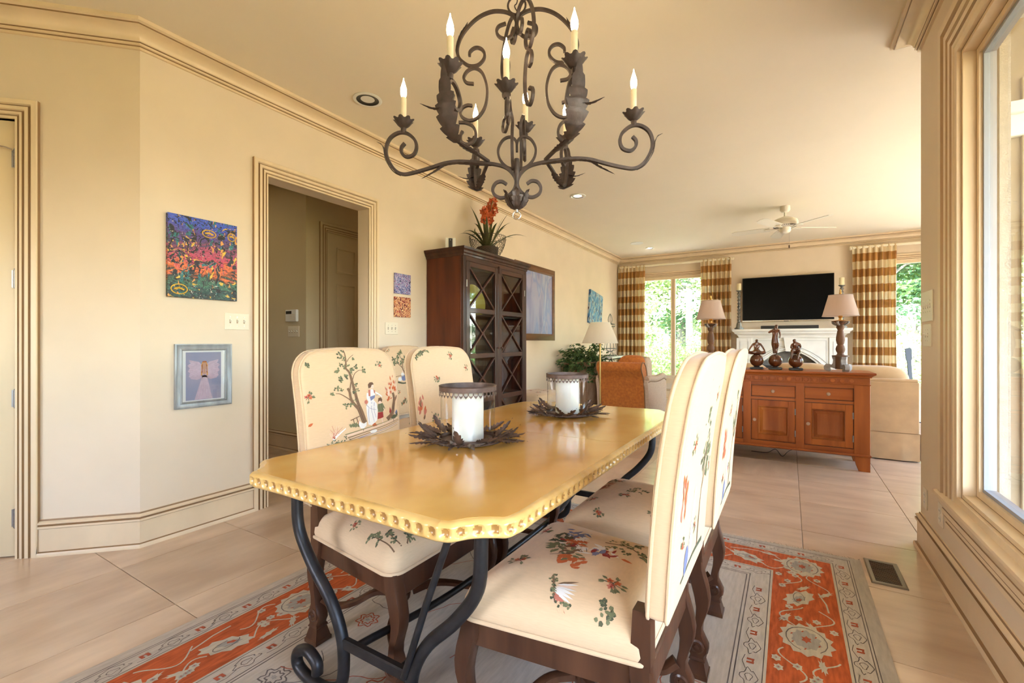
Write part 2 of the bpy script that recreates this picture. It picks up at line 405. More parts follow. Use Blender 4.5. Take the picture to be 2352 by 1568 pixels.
for ins in (.035, .055): frame(gl_, RXW+.0035 if ins == .035 else RXW+.0475, RXW+.0045 if ins == .035 else RXW+.0485, ins-.0015, ins+.0025)
w1 = struct('window_1', wf_, 'trimv')
gl_.build('glaze_line', 'glaze', w1)
f2 = MB(); frame(f2, RXW+.060, RXW+.10, .085, .100); f2.build('outer_frame', 'frame_zinc', w1)
MB().b2((RXW+.070, WY0+.09, WZ0+.09), (RXW+.074, WY1-.09, WZ1-.09)).build('pane', 'window_glass', w1)
# stool and apron
stl = MB()
sp = [(0, .425), (0, .4255), (0, 0)]
stl.prism([(RXW+.0, .435), (RXW-.036, .435), (RXW-.043, .440), (RXW-.046, .449), (RXW-.043, .459), (RXW-.036, .463), (RXW+.06, .466), (RXW+.06, .435)], WY0-.28, WY1+.21, 'y')
struct('trim_8', stl, 'trim', 40)
ap = [(0, .30), (.010, .30), (.010, .322), (.006, .325), (.006, .333), (.014, .336), (.014, .352), (.010, .356), (.022, .366), (.022, .39), (.016, .394), (.026, .402), (.034, .425), (.034, .436), (0, .436)]
am = [0]*14; am[2] = am[3] = 1; am[6] = 1; am[9] = 1
struct('trim_9', MB().sweep(ap, [(RXW, WY0-.2, 0), (RXW, WY1+.15, 0)], (0, 0, 1), False, am), ['trim', 'glaze'], 40)
# ---- far windows
def far_window(n, a, b):
    mb = MB(); y0 = FY+.02
    t = .05; m_ = (a+b)/2
    mb.b2((a, y0, FZ0), (a+t, y0+.06, FZ1)); mb.b2((b-t, y0, FZ0), (b, y0+.06, FZ1)); mb.b2((a+t, y0, FZ0), (b-t, y0+.06, FZ0+t)); mb.b2((a+t, y0, FZ1-t), (b-t, y0+.06, FZ1)); mb.b2((m_-.045, y0, FZ0+t), (m_+.045, y0+.06, FZ1-t))
    w_ = struct('window_%d' % n, mb, 'trimv')
    MB().b2((m_-.006, y0-.003, FZ0+t), (m_+.006, y0+.001, FZ1-t)).build('glaze_line', 'glaze', w_)
    for p, q in ((a+t, m_-.045), (m_+.045, b-t)): MB().b2((p, y0+.03, FZ0+t), (q, y0+.034, FZ1-t)).build('pane', 'window_glass', w_)
    struct('trim_%d' % (n+8), MB().sweep(CP, [(b, FY, FZ0), (b, FY, FZ1), (a, FY, FZ1), (a, FY, FZ0)][::-1], (0, -1, 0), False, CM), ['trim', 'glaze'], 30)
    struct('trim_%d' % (n+12), MB().b2((a-.14, FY-.05, FZ0-.03), (b+.14, FY+.02, FZ0)).b2((a-.12, FY-.02, FZ0-.12), (b+.12, FY, FZ0-.03)), 'trim')
far_window(2, *WX[0]); far_window(3, *WX[1])
# ---- living room side windows (out of view to the right; the daylight on the tiles comes from them)
mb = MB()
for y in (4.3, 5.37, 6.44, 7.51, 8.54): mb.b2((LX+.03, y, .2), (LX+.10, y+.06, 2.55))
mb.b2((LX+.03, 4.3, .2), (LX+.10, 8.6, .27)); mb.b2((LX+.03, 4.3, 2.48), (LX+.10, 8.6, 2.55))
w4 = struct('window_4', mb, 'trimv')
MB().b2((LX+.06, 4.33, .24), (LX+.064, 8.57, 2.5)).build('pane', 'window_glass', w4)
struct('trim_22', MB().b2((-6.2, -5.2, 2.97), (RXW+.12, -3.4, 3.1)), 'porch_white')  # unseen eave added to keep the sun out of the kitchen window
# ---- outside the right window: stuccoed return, board wall of the living room, frieze, soffit, patio
ow_ = struct('wall_outside', MB().b2((RXW+.10, RY-.165, -.1), (3.55, RY-.13, 3.1)), 'batten')
for i in range(16):
    x = RXW+.18+i*.175
    MB().b2((x, RY-.187, -.05), (x+.045, RY-.165, 2.55), .003).build('batten', 'batten', ow_)
MB().b2((RXW+.1, RY-.20, 2.25), (3.55, RY-.165, 2.42), .004).b2((RXW+.1, RY-.23, 2.36), (3.55, RY-.20, 2.42), .004).build('frieze_board', 'porch_white', ow_)
struct('trim_20', MB().b2((RXW+.12, WY1-.055, .30), (RXW+.155, RY-.165, 3.0)).b2((RXW+.12, -3.2, -.1), (RXW+.15, WY0, 3.0)), 'stucco')
struct('trim_21', MB().b2((RXW+.12, -3.4, 2.86), (3.3, RY-.165, 2.95)).b2((3.22, -3.4, 2.70), (3.3, RY-.165, 2.86)), 'porch_white')  # porch soffit; its unseen outer depth is shaped to cut window light
# ================================================================== PRINT MOTIFS (flat polygons in metres, later draped on the upholstery)
PC = ['olive', 'olive_dark', 'bark', 'rust', 'rose', 'chalk', 'slate', 'crimson', 'skin', 'ink', 'brown_hair']
mat('olive', (.165, .165, .08), .8); mat('olive_dark', (.08, .085, .045), .8); mat('bark', (.19, .105, .055), .8)
mat('rust', (.50, .11, .03), .8); mat('rose', (.50, .16, .11), .8); mat('chalk', (.72, .68, .64), .8); mat('slate', (.17, .18, .30), .8)
mat('crimson', (.28, .025, .02), .8); mat('skin', (.74, .52, .40), .8); mat('ink', (.06, .045, .035), .8); mat('brown_hair', (.13, .06, .03), .8)
class Print:
    def __init__(s, sx=1, sy=1, ox=0, oy=0, seed=1): s.p = []; s.sx, s.sy, s.ox, s.oy = sx, sy, ox, oy; s.r = random.Random(seed)
    def T(s, x, y): return (x*s.sx+s.ox, y*s.sy+s.oy)
    def poly(s, pts, c): s.p.append(([s.T(*q) for q in pts], PC.index(c)))
    def stroke(s, pts, w0, w1, c, sub=4):
        P = smooth_path([(x, y, 0) for x, y in pts], sub); n = len(P)
        for i in range(n-1):
            d = (P[i+1]-P[i]); d = Vector((-d.y, d.x, 0)).normalized() if d.length > 1e-6 else Vector((1, 0, 0))
            a = (w0+(w1-w0)*i/n)/2; b = (w0+(w1-w0)*(i+1)/n)/2
            s.poly([P[i][:2]+Vector((d.x, d.y))*a if False else (P[i].x+d.x*a, P[i].y+d.y*a), (P[i+1].x+d.x*b, P[i+1].y+d.y*b), (P[i+1].x-d.x*b, P[i+1].y-d.y*b), (P[i].x-d.x*a, P[i].y-d.y*a)], c)
    def blob(s, x, y, rx, ry, c, n=10, j=.12):
        s.poly([(x+rx*math.cos(2*PI*k/n)*(1+s.r.uniform(-j, j)), y+ry*math.sin(2*PI*k/n)*(1+s.r.uniform(-j, j))) for k in range(n)], c)
    def leaf(s, x, y, a, L, w_, c):
        ca, sa = math.cos(a), math.sin(a); q = [(0, 0), (.3, .5), (.65, .42), (1, 0), (.65, -.42), (.3, -.5)]
        s.poly([(x+L*u*ca-w_*v*sa, y+L*u*sa+w_*v*ca) for u, v in q], c)
    def cluster(s, x, y, r, c='olive', c2='olive_dark', n=9):
        for k in range(n):
            a = s.r.uniform(0, 2*PI); d = r*s.r.uniform(.0, .75)
            s.leaf(x+d*math.cos(a), y+d*math.sin(a), s.r.uniform(0, 2*PI), r*.75, r*.55, c if s.r.random() < .72 else c2)
    def bouquet(s, x, y, r, warm=True):
        for k in range(9):
            a = s.r.uniform(0, 2*PI); s.stroke([(x, y), (x+r*.9*math.cos(a), y+r*.9*math.sin(a))], r*.07, r*.04, 'olive_dark', 2)
            s.leaf(x+r*.55*math.cos(a), y+r*.55*math.sin(a), a+s.r.uniform(-.8, .8), r*.5, r*.26, 'olive')
        for k in range(4):
            a = s.r.uniform(0, 2*PI); d = r*s.r.uniform(.05, .4)
            for m in range(5): s.leaf(x+d*math.cos(a), y+d*math.sin(a), 2*PI*m/5, r*.3, r*.22, ('rose' if warm else 'slate') if k % 2 else 'rust')
            s.blob(x+d*math.cos(a), y+d*math.sin(a), r*.1, r*.1, 'crimson')
def pastoral(P):
    """a tall leafy tree, a woman in a pale skirt, a boy, a flaming shrub, fowl and a grassy bank (drawn in picture units, y down)."""
    P.stroke([(880, 1100), (840, 950), (800, 830), (770, 650), (750, 520), (735, 440), (700, 390), (715, 310), (720, 210), (710, 150)], 46, 9, 'bark')
    P.stroke([(860, 1100), (810, 930), (740, 830), (715, 760), (710, 690), (690, 640)], 40, 28, 'bark')
    P.stroke([(865, 1090), (820, 930), (775, 700), (752, 520)], 5, 3, 'ink'); P.stroke([(835, 1080), (790, 930), (725, 800)], 5, 4, 'ink')
    P.stroke([(710, 690), (730, 610), (745, 560)], 18, 10, 'bark'); P.stroke([(715, 795), (650, 740), (590, 700), (540, 690)], 13, 6, 'bark')
    P.stroke([(765, 540), (800, 470), (860, 430), (910, 430)], 11, 5, 'bark'); P.stroke([(730, 310), (760, 270), (825, 225)], 10, 5, 'bark')
    for x, y, r in [(660, 235, 42), (690, 280, 30), (690, 170, 32), (775, 140, 22), (810, 280, 34), (640, 350, 26), (720, 350, 32), (600, 415, 42), (670, 390, 32), (775, 415, 36), (840, 375, 34), (925, 430, 42), (690, 490, 42), (625, 525, 42), (760, 460, 22), (560, 640, 36), (500, 690, 32), (610, 655, 30), (800, 610, 32), (765, 690, 34), (815, 675, 24), (650, 850, 36), (725, 830, 42), (775, 800, 24)]:
        P.cluster(x, y, r)
    # woman
    P.poly([(945, 840), (1010, 820), (1055, 880), (1062, 970), (1040, 1100), (965, 1148), (918, 1130), (905, 1000), (905, 900)], 'chalk')
    for q in ([(960, 850), (930, 980), (935, 1120)], [(985, 850), (975, 950), (1000, 1110)], [(1020, 860), (1010, 960), (1030, 1060)], [(905, 870), (960, 930), (1040, 960)]): P.stroke(q, 6, 3, 'slate')
    P.poly([(955, 700), (1000, 685), (1040, 700), (1045, 760), (1015, 825), (960, 830), (945, 760)], 'chalk')
    P.poly([(965, 780), (1045, 765), (1030, 805), (975, 835)], 'slate'); P.poly([(955, 690), (985, 690), (975, 775), (950, 770)], 'rose'); P.poly([(1025, 690), (1050, 710), (1045, 750), (1030, 735)], 'rose')
    P.stroke([(945, 730), (935, 790), (965, 850), (1010, 870)], 30, 18, 'chalk'); P.stroke([(1045, 730), (1095, 760), (1140, 800)], 22, 12, 'chalk'); P.stroke([(1060, 775), (1110, 755)], 6, 6, 'slate')
    P.blob(1015, 650, 22, 30, 'skin'); P.poly([(965, 670), (960, 620), (985, 595), (1025, 595), (1040, 625), (1010, 630), (995, 660)], 'brown_hair')
    P.blob(910, 840, 22, 26, 'rose'); P.poly([(960, 1140), (1010, 1125), (1040, 1165), (985, 1172)], 'rust')
    # boy
    P.poly([(1070, 890), (1140, 885), (1172, 960), (1130, 1000), (1060, 992), (1055, 950)], 'olive'); P.stroke([(1085, 900), (1090, 980)], 5, 4, 'olive_dark'); P.stroke([(1120, 895), (1130, 985)], 5, 4, 'olive_dark')
    P.poly([(1060, 1000), (1135, 1000), (1138, 1072), (1100, 1082), (1050, 1085)], 'crimson'); P.blob(1102, 870, 20, 22, 'skin'); P.poly([(1075, 865), (1085, 815), (1120, 805), (1140, 835), (1130, 870), (1105, 848)], 'brown_hair')
    P.stroke([(1110, 1080), (1125, 1160)], 16, 9, 'skin'); P.stroke([(1150, 950), (1165, 1010)], 12, 8, 'skin')
    # flaming shrub
    P.stroke([(1190, 1110), (1270, 1050), (1300, 950), (1325, 850), (1312, 765)], 56, 34, 'bark'); P.stroke([(1310, 900), (1350, 850), (1370, 810)], 30, 18, 'bark'); P.stroke([(1285, 1030), (1310, 920), (1320, 800)], 5, 4, 'ink')
    for k in range(46):
        x = P.r.uniform(1215, 1440); t = (x-1325)/115; y = 760-abs(P.r.gauss(0, 1))*110*(1-.5*abs(t))+60*abs(t)
        P.leaf(x, y, -PI/2+t*.5+P.r.uniform(-.4, .4), P.r.uniform(35, 75), P.r.uniform(12, 24), P.r.choice(['rust', 'rust', 'rose', 'skin']))
    for k in range(8): P.leaf(1230+P.r.uniform(-30, 30), 850+P.r.uniform(-30, 50), P.r.uniform(-2.6, -.5), 40, 16, 'rust')
    # fowl, fence, grass
    P.poly([(790, 1110), (800, 1060), (820, 1085), (860, 1110), (895, 1090), (890, 1140), (850, 1170), (810, 1160)], 'chalk'); P.poly([(785, 1120), (795, 1055), (822, 1090), (815, 1150)], 'rust'); P.stroke([(850, 1165), (845, 1200)], 6, 4, 'ink')
    P.poly([(1235, 1040), (1260, 1000), (1275, 1060), (1330, 1070), (1360, 1020), (1362, 1080), (1310, 1120), (1250, 1110)], 'olive_dark'); P.poly([(1230, 1020), (1245, 950), (1262, 1000), (1250, 1060)], 'crimson'); P.stroke([(1285, 1110), (1290, 1160)], 6, 4, 'ink'); P.poly([(1320, 1040), (1350, 1000), (1365, 1050), (1335, 1080)], 'slate')
    P.stroke([(690, 1040), (810, 1005)], 12, 10, 'bark'); P.stroke([(725, 1030), (735, 1090)], 12, 10, 'bark'); P.stroke([(770, 1020), (780, 1080)], 12, 10, 'bark')
    for k in range(16): P.leaf(740+P.r.uniform(-50, 50), 1130+P.r.uniform(-10, 15), -PI/2+P.r.uniform(-.8, .8), 60, 16, 'olive')
    for k in range(14): P.stroke([(500+P.r.uniform(-60, 60), 1210), (470+P.r.uniform(-90, 130), 1060+P.r.uniform(0, 90))], 5, 3, 'skin' if k % 2 else 'rose', 2)
    P.stroke([(470, 1230), (540, 1180), (625, 1125)], 30, 8, 'chalk'); P.cluster(480, 1215, 32, 'rust', 'crimson', 7)
    for x in range(400, 660, 28): P.cluster(x+P.r.uniform(-8, 8), 1290-(x-400)*.12+P.r.uniform(-40, 20), 26, n=5)
    for y0, c, w_ in ((1230, 'bark', 10), (1250, 'slate', 8), (1205, 'bark', 12), (1275, 'ink', 5), (1180, 'skin', 14), (1160, 'olive', 10)):
        P.stroke([(640+P.r.uniform(-30, 60), y0+40), (900, y0+10), (1180, y0-25), (1470+P.r.uniform(-60, 10), y0-90)], w_, w_*.4, c, 6)
    P.blob(985, 1230, 50, 22, 'chalk'); P.cluster(1450, 1130, 26, 'olive_dark', 'bark', 5)
def px2m(): return dict(sx=.00235/5.6, sy=-.00195/5.6, ox=-.262-170*.00235/5.6, oy=1.165+130*.00195/5.6)
def print_a():
    P = Print(**px2m(), seed=3); pastoral(P)
    P.bouquet(1150, 370, 55); P.cluster(235, 300, 55); P.cluster(270, 340, 35); P.bouquet(235, 700, 75); P.leaf(215, 1030, -.6, 60, 30, 'rust'); P.bouquet(1500, 960, 60)
    for x in range(1080, 1320, 30): P.cluster(x, 148, 18, n=4)
    return P.p
def print_b(seed=5):
    P = Print(.001, .001, 0, 0, seed); 
    for x, y, r in ((-85, 990, 26), (60, 1110, 26), (-120, 775, 34), (190, 1035, 22), (185, 760, 30), (20, 660, 28), (-215, 640, 26)): P.bouquet(x, y, r)
    for k in range(16): P.cluster(-235+k*7.5, 1112+k*2.6+P.r.uniform(-8, 8), 17, n=4)
    P.stroke([(-240, 1100), (-190, 1130), (-110, 1152)], 7, 4, 'bark')
    for k in range(18): P.leaf(-225+P.r.uniform(-20, 25), 840+P.r.uniform(-70, 50), PI/2+P.r.uniform(-.5, .5), 32, 12, P.r.choice(['rust', 'rose', 'bark']))
    P.stroke([(110, 760), (112, 850), (108, 905)], 34, 16, 'chalk'); P.blob(110, 925, 10, 12, 'skin'); P.blob(110, 938, 15, 8, 'crimson'); P.stroke([(70, 770), (75, 840)], 10, 5, 'bark'); P.cluster(72, 860, 26); P.cluster(60, 900, 20, 'rust', 'rose')
    P.poly([(95, 790), (125, 790), (122, 840), (98, 842)], 'rose')
    return P.p
def print_w():
    P = Print(.001, .001, 0, 0, 8)
    P.stroke([(-40, 900), (-70, 960), (-60, 1020), (-90, 1080)], 14, 5, 'bark'); P.stroke([(-70, 960), (-120, 1000), (-160, 1010)], 8, 4, 'bark'); P.stroke([(-62, 1010), (-20, 1050)], 6, 3, 'bark')
    for x, y in ((-90, 1080), (-110, 1050), (-60, 1100), (-150, 1010), (-180, 1000), (-125, 1020), (-20, 1055), (0, 1040), (-45, 1030), (-80, 1005), (-20, 1000), (-160, 1040), (-30, 960)): P.cluster(x, y, 24)
    P.blob(-60, 870, 34, 28, 'slate'); P.blob(-75, 900, 18, 18, 'chalk'); P.blob(-72, 925, 9, 10, 'skin'); P.blob(-110, 860, 24, 18, 'chalk'); P.poly([(-40, 850), (-20, 850), (-25, 910), (-38, 920)], 'rust')
    P.stroke([(-180, 880), (-100, 890), (-20, 880)], 5, 4, 'bark'); P.stroke([(-140, 835), (-60, 820), (30, 840)], 16, 8, 'olive_dark')
    P.bouquet(-130, 745, 20); P.bouquet(-215, 1130, 26)
    for k in range(14): P.leaf(-80+P.r.uniform(-30, 30), 640+P.r.uniform(-30, 30), PI/2+P.r.uniform(-.7, .7), 40, 12, P.r.choice(['rust', 'bark', 'olive']))
    return P.p
def print_rear(seed):
    P = Print(.001, .001, 0, 0, seed)
    for x, y, r in ((-130, 1040, 26), (60, 1080, 24), (150, 940, 28), (-180, 820, 24), (20, 700, 26), (170, 700, 22)): P.bouquet(x, y, r)
    P.stroke([(-60, 610), (-40, 760), (-55, 880), (-20, 980)], 16, 6, 'bark'); P.stroke([(-45, 780), (-100, 850)], 8, 4, 'bark')
    for x, y in ((-20, 990), (-60, 950), (10, 950), (-100, 860), (-130, 880), (-80, 900), (0, 890), (-30, 860), (-110, 820)): P.cluster(x, y, 28)
    P.stroke([(60, 620), (65, 720), (60, 780)], 46, 18, 'chalk'); P.blob(62, 800, 12, 14, 'skin'); P.blob(110, 640, 24, 40, 'slate'); P.stroke([(-150, 600), (0, 612), (160, 600)], 14, 6, 'olive_dark')
    for k in range(16): P.leaf(190+P.r.uniform(-25, 25), 800+P.r.uniform(-40, 60), PI/2+P.r.uniform(-.5, .5), 36, 13, P.r.choice(['rust', 'rose']))
    return P.p
def figures(P, x, y, k, s_=1, rot=0):
    """a loose huddle of small painted strokes reading as draped figures under a shrub."""
    def Q(a, b): return (x+s_*(a*math.cos(rot)-b*math.sin(rot)), y+s_*(a*math.sin(rot)+b*math.cos(rot)))
    for c, (ax, ay), (rx, ry), n_ in (('slate', (40, -70), (26, 44), 16), ('chalk', (20, -40), (34, 50), 14), ('rust', (20, -5), (28, 34), 18), ('crimson', (30, 10), (16, 22), 8), ('olive_dark', (70, -20), (26, 50), 16), ('olive', (50, 40), (34, 30), 18), ('chalk', (-10, 30), (30, 22), 12), ('bark', (10, 60), (20, 40), 12), ('rust', (-20, 100), (40, 30), 16), ('olive', (0, 90), (34, 34), 10), ('chalk', (-70, 0), (40, 12), 9), ('crimson', (-100, 10), (34, 9), 8), ('slate', (-60, 20), (30, 14), 6)):
        for i in range(n_):
            q = Q(ax+P.r.gauss(0, .55)*rx, ay+P.r.gauss(0, .55)*ry); P.leaf(q[0], q[1], P.r.uniform(0, 2*PI), s_*P.r.uniform(22, 40), s_*P.r.uniform(8, 17), c)
    for i in range(14):
        q = Q(P.r.uniform(-90, 80), P.r.uniform(-80, 110)); q2 = Q(P.r.uniform(-90, 80), P.r.uniform(-60, 110)); d = math.dist(q, q2)
        if d < 70*s_: P.stroke([q, q2], 2.5, 1.5, 'ink', 2)
    q = Q(-130, 18); P.leaf(q[0], q[1], rot+PI, 34*s_, 12*s_, 'rust')
def print_seat(seed, kind=0):
    """seat prints in local (x,y): front of the chair = +x."""
    P = Print(.001, .001, 0, 0, seed)
    if kind == 0:      # figure group in the middle, bouquets around
        figures(P, 20, -40, 0, 1.05)
        for k in range(26): P.cluster(-110+P.r.uniform(-70, 55), -95+P.r.uniform(-70, 30)+.2*k, 15, n=4)
        P.stroke([(-40, -100), (-110, -110), (-180, -80)], 7, 4, 'bark')
        P.bouquet(150, 130, 36); P.bouquet(-140, 120, 40); P.bouquet(190, -120, 34)
        for k in range(9): P.cluster(15-k*4, 165+k*8, 13, n=3)
        P.stroke([(20, 160), (-20, 235)], 6, 3, 'bark')
        for k in range(12): P.leaf(-5, 185+k*4, PI+.5-k*.13, 60, 8, P.r.choice(['rose', 'skin', 'bark', 'chalk']))
        for k in range(8): P.cluster(-150+P.r.uniform(-16, 16), 190+k*6, 15, n=4)
        for k in range(5): P.cluster(-60+k*5, 232, 11, n=3)
        P.poly([(205, 235), (228, 215), (232, 255), (215, 270)], 'crimson'); P.poly([(190, 240), (205, 232), (214, 268), (200, 275)], 'chalk')
    else:
        P.bouquet(-25, -225, 24); P.bouquet(150, -150, 28); P.bouquet(60, 60, 30); P.bouquet(180, 130, 28); P.bouquet(-90, 165, 30); P.bouquet(110, 235, 26)
        P.stroke([(-60, -40), (-110, 20), (-170, 60)], 10, 5, 'bark')
        for k in range(16): P.cluster(-110+P.r.uniform(-70, 60), -130+P.r.uniform(-40, 60), 18, n=4)
        P.stroke([(225, -270), (170, -262), (110, -252)], 5, 3, 'bark'); P.stroke([(228, -240), (180, -235), (150, -225)], 5, 3, 'bark'); P.stroke([(230, -215), (205, -180)], 5, 3, 'bark')
        for x, y in ((105, -250), (90, -255), (120, -240), (150, -222), (165, -235), (205, -178), (190, -170), (215, -190), (195, -240), (140, -262)): P.cluster(x, y, 16)
        for k in range(16): P.leaf(225+P.r.uniform(-30, 15), -90+P.r.uniform(-30, 50), PI+P.r.uniform(-.6, .6), 46, 9, P.r.choice(['rust', 'rose', 'bark']))
        for k in range(12): P.cluster(40+P.r.uniform(-50, 50), -20+P.r.uniform(-40, 40), 16, n=4)
    return P.p
def drape(polys, surf, off=.0009):
    mb = MB()
    for k, (pts, c) in enumerate(polys):
        try: vs = [surf(u, v, off+.00003*(k % 9)) for u, v in pts]
        except ValueError: continue
        if any(q is None for q in vs): continue
        mb.add(vs, [list(range(len(vs)))], c)
    return mb
# ================================================================== DINING CHAIRS
mat('linen', (.66, .455, .27), .85, var=.05, vscale=40, stretch=(1, 1, 12), bump=.08, bscale=350, sheen=.2)
wood('walnut', (.105, .042, .020), (.050, .018, .009), .38, 'z', 2.5, coat=.2)
def rrect(w0, w1, z0, z1, rt, rb, crown=0, n=8):
    """rounded outline in (y,z): half-width w0 at the bottom, w1 at the top."""
    pts = []
    for cx, cz, r, a0 in ((w1-rt, z1-rt, rt, 0), (-w1+rt, z1-rt, rt, 90), (-w0+rb, z0+rb, rb, 180), (w0-rb, z0+rb, rb, 270)):
        for k in range(n+1):
            a = R(a0+90*k/n); pts.append((cx+r*math.cos(a), cz+r*math.sin(a)))
        if a0 == 0 :
            for t in (.2, .4, .6, .8): pts.append((w1-rt-2*(w1-rt)*t, z1+crown*math.sin(PI*t)))
        elif a0 == 90:
            for t in (.2, .4, .6, .8): pts.append((-w1+(w1-w0)*t, z1-rt+(z0+rb-z1+rt)*t))
        elif a0 == 180:
            for t in (.25, .5, .75): pts.append((-w0+rb+2*(w0-rb)*t, z0))
        else:
            for t in (.2, .4, .6, .8): pts.append((w0+(w1-w0)*t, z0+rb+(z1-rt-z0-rb)*t))
    return pts
def radial_s(outline, c):
    def f(u, v):
        dx, dy = u-c[0], v-c[1]; d = math.hypot(dx, dy)
        if d < 1e-6: return 0
        best = None; n = len(outline)
        for i in range(n):
            ax, ay = outline[i][0]-c[0], outline[i][1]-c[1]; bx, by = outline[(i+1) % n][0]-c[0], outline[(i+1) % n][1]-c[1]
            ex, ey = bx-ax, by-ay; den = dx*ey-dy*ex
            if abs(den) < 1e-12: continue
            t = (ax*ey-ay*ex)/den; q = (ax*dy-ay*dx)/den
            if t > 0 and -1e-6 <= q <= 1+1e-6: best = t if best is None else min(best, t)
        return 1/best if best else 2
    return f
BZ0, BZ1 = .54, 1.152; bo = rrect(.248, .256, BZ0, BZ1, .105, .015, .008); bc = (0, .86); bs = radial_s(bo, bc)
def xf(z): t = (z-BZ0)/(BZ1-BZ0); return -.262-.035*t-.042*t*t*t
BPROF = [(.0, -.062), (.5, -.060), (.93, -.056), (.985, -.052), (1.0, -.044), (1.004, -.026), (1.0, -.008), (.985, .002), (.95, .006), (.85, .009), (.6, .011), (.3, .012), (0, .012)]
def lerp_prof(prof, s_):
    for (a, b), (c, d) in zip(prof, prof[1:]):
        if min(a, c) <= s_ <= max(a, c) and a != c: return b+(d-b)*(s_-a)/(c-a)
    return None
def loft(outline, c, prof, fn):
    mb = MB(); n = len(outline)
    for s_, h in prof:
        s2 = max(s_, .004)
        for u, v in outline: mb.v.append(fn(c[0]+(u-c[0])*s2, c[1]+(v-c[1])*s2, h))
    for k in range(len(prof)-1):
        for i in range(n):
            j = (i+1) % n; mb.f.append((k*n+i, k*n+j, k*n+n+j, k*n+n+i)); mb.m.append(0)
    mb.f += [tuple(range(n)), tuple((len(prof)-1)*n+i for i in range(n))]; mb.m += [0, 0]
    return mb
fnb = lambda y, z, h: (xf(z)+h, y, z)
def surf_back(y, z, off):
    s_ = bs(y, z)
    if s_ > .985: return None
    return (xf(z)+lerp_prof(BPROF[7:], s_)+off, y, z)
def surf_rear(y, z, off):
    s_ = bs(y, z)
    if s_ > .98: return None
    return (xf(z)+lerp_prof(BPROF[:4], s_)-off, y, z)
so_ = rrect(.238, .300, -.255, .25, .05, .02); so_ = [(z, y) for y, z in so_]   # (x,y): front is +x
sc_ = (0, 0); ss = radial_s(so_, sc_)
SPROF = [(.98, .415), (1.0, .420), (1.012, .437), (1.006, .458), (.975, .478), (.9, .499), (.75, .520), (.5, .534), (.25, .540), (0, .542)]
fns = lambda x, y, h: (x, y, h)
def surf_seat(x, y, off):
    s_ = ss(x, y)
    if s_ > 1.0: return None
    return (x, y, lerp_prof(SPROF[3:], s_)+off)
def leg_outline(sgn):
    prof = [(.419, .027, -.027), (.385, .026, -.028), (.355, .022, -.036), (.32, .010, -.046), (.28, .000, -.052), (.245, -.006, -.048), (.21, -.004, -.036), (.18, .002, -.027), (.15, .006, -.026), (.13, .016, -.036), (.11, .024, -.046), (.092, .025, -.046), (.078, .016, -.036), (.066, .012, -.034)]
    a = [(sgn*f, z) for z, f, b in prof]; b = [(sgn*b, z) for z, f, b in prof[::-1]]
    return a+b
def leg_mesh(sgn, top):
    mb = MB(); hy = .023; ol = leg_outline(sgn)
    # three-slice prism for a softened section
    n = len(ol); cxs = sum(p[0] for p in ol)/n
    for y, s_ in ((-hy, .86), (-hy*.72, 1), (hy*.72, 1), (hy, .86)):
        for x, z in ol:
            k = min(range(n), key=lambda i: abs(ol[i][1]-z)+(0 if (ol[i][0]-x) else 9)); m_ = (x+ol[n-1-ol.index((x, z))][0])/2
            mb.v.append((m_+(x-m_)*s_, y, z))
    for k in range(3):
        for i in range(n):
            j = (i+1) % n; mb.f.append((k*n+i, k*n+j, k*n+n+j, k*n+n+i)); mb.m.append(0)
    for k in (0, 3):
        for i in range(n//2-1): mb.f.append((k*n+i, k*n+i+1, k*n+n-2-i, k*n+n-1-i)); mb.m.append(0)
    if top: mb.prism([(-.027, .41), (.024, .41), (.016, top), (-.026, top)], -.022, .022, 'y')
    ex = -.010*sgn
    for y in (-1, 1):
        M_ = Matrix.Translation((ex, y*.0225, .108)) @ Matrix.Rotation(R(-90*y), 4, 'X')
        mb.lathe([(.025, -.004), (.025, .003), (.019, .006), (.017, .002), (.009, .002), (.007, .006), (0, .007)], 16, M=M_)
    fx = -.010*sgn
    mb.add([(fx+a*h, b*h, z) for h, z in ((.022, .070), (.027, .060), (.023, .056), (.033, .016), (.036, .014), (.036, 0)) for a, b in ((-1, -1), (1, -1), (1, 1), (-1, 1))],
           [[k*4+i, k*4+(i+1) % 4, k*4+4+(i+1) % 4, k*4+4+i] for k in range(5) for i in range(4)]+[[0, 1, 2, 3], [20, 21, 22, 23]])
    return mb.mesh('leg', 'walnut', 38)
LEG_F = leg_mesh(-1, 0); LEG_R = leg_mesh(1, .548)
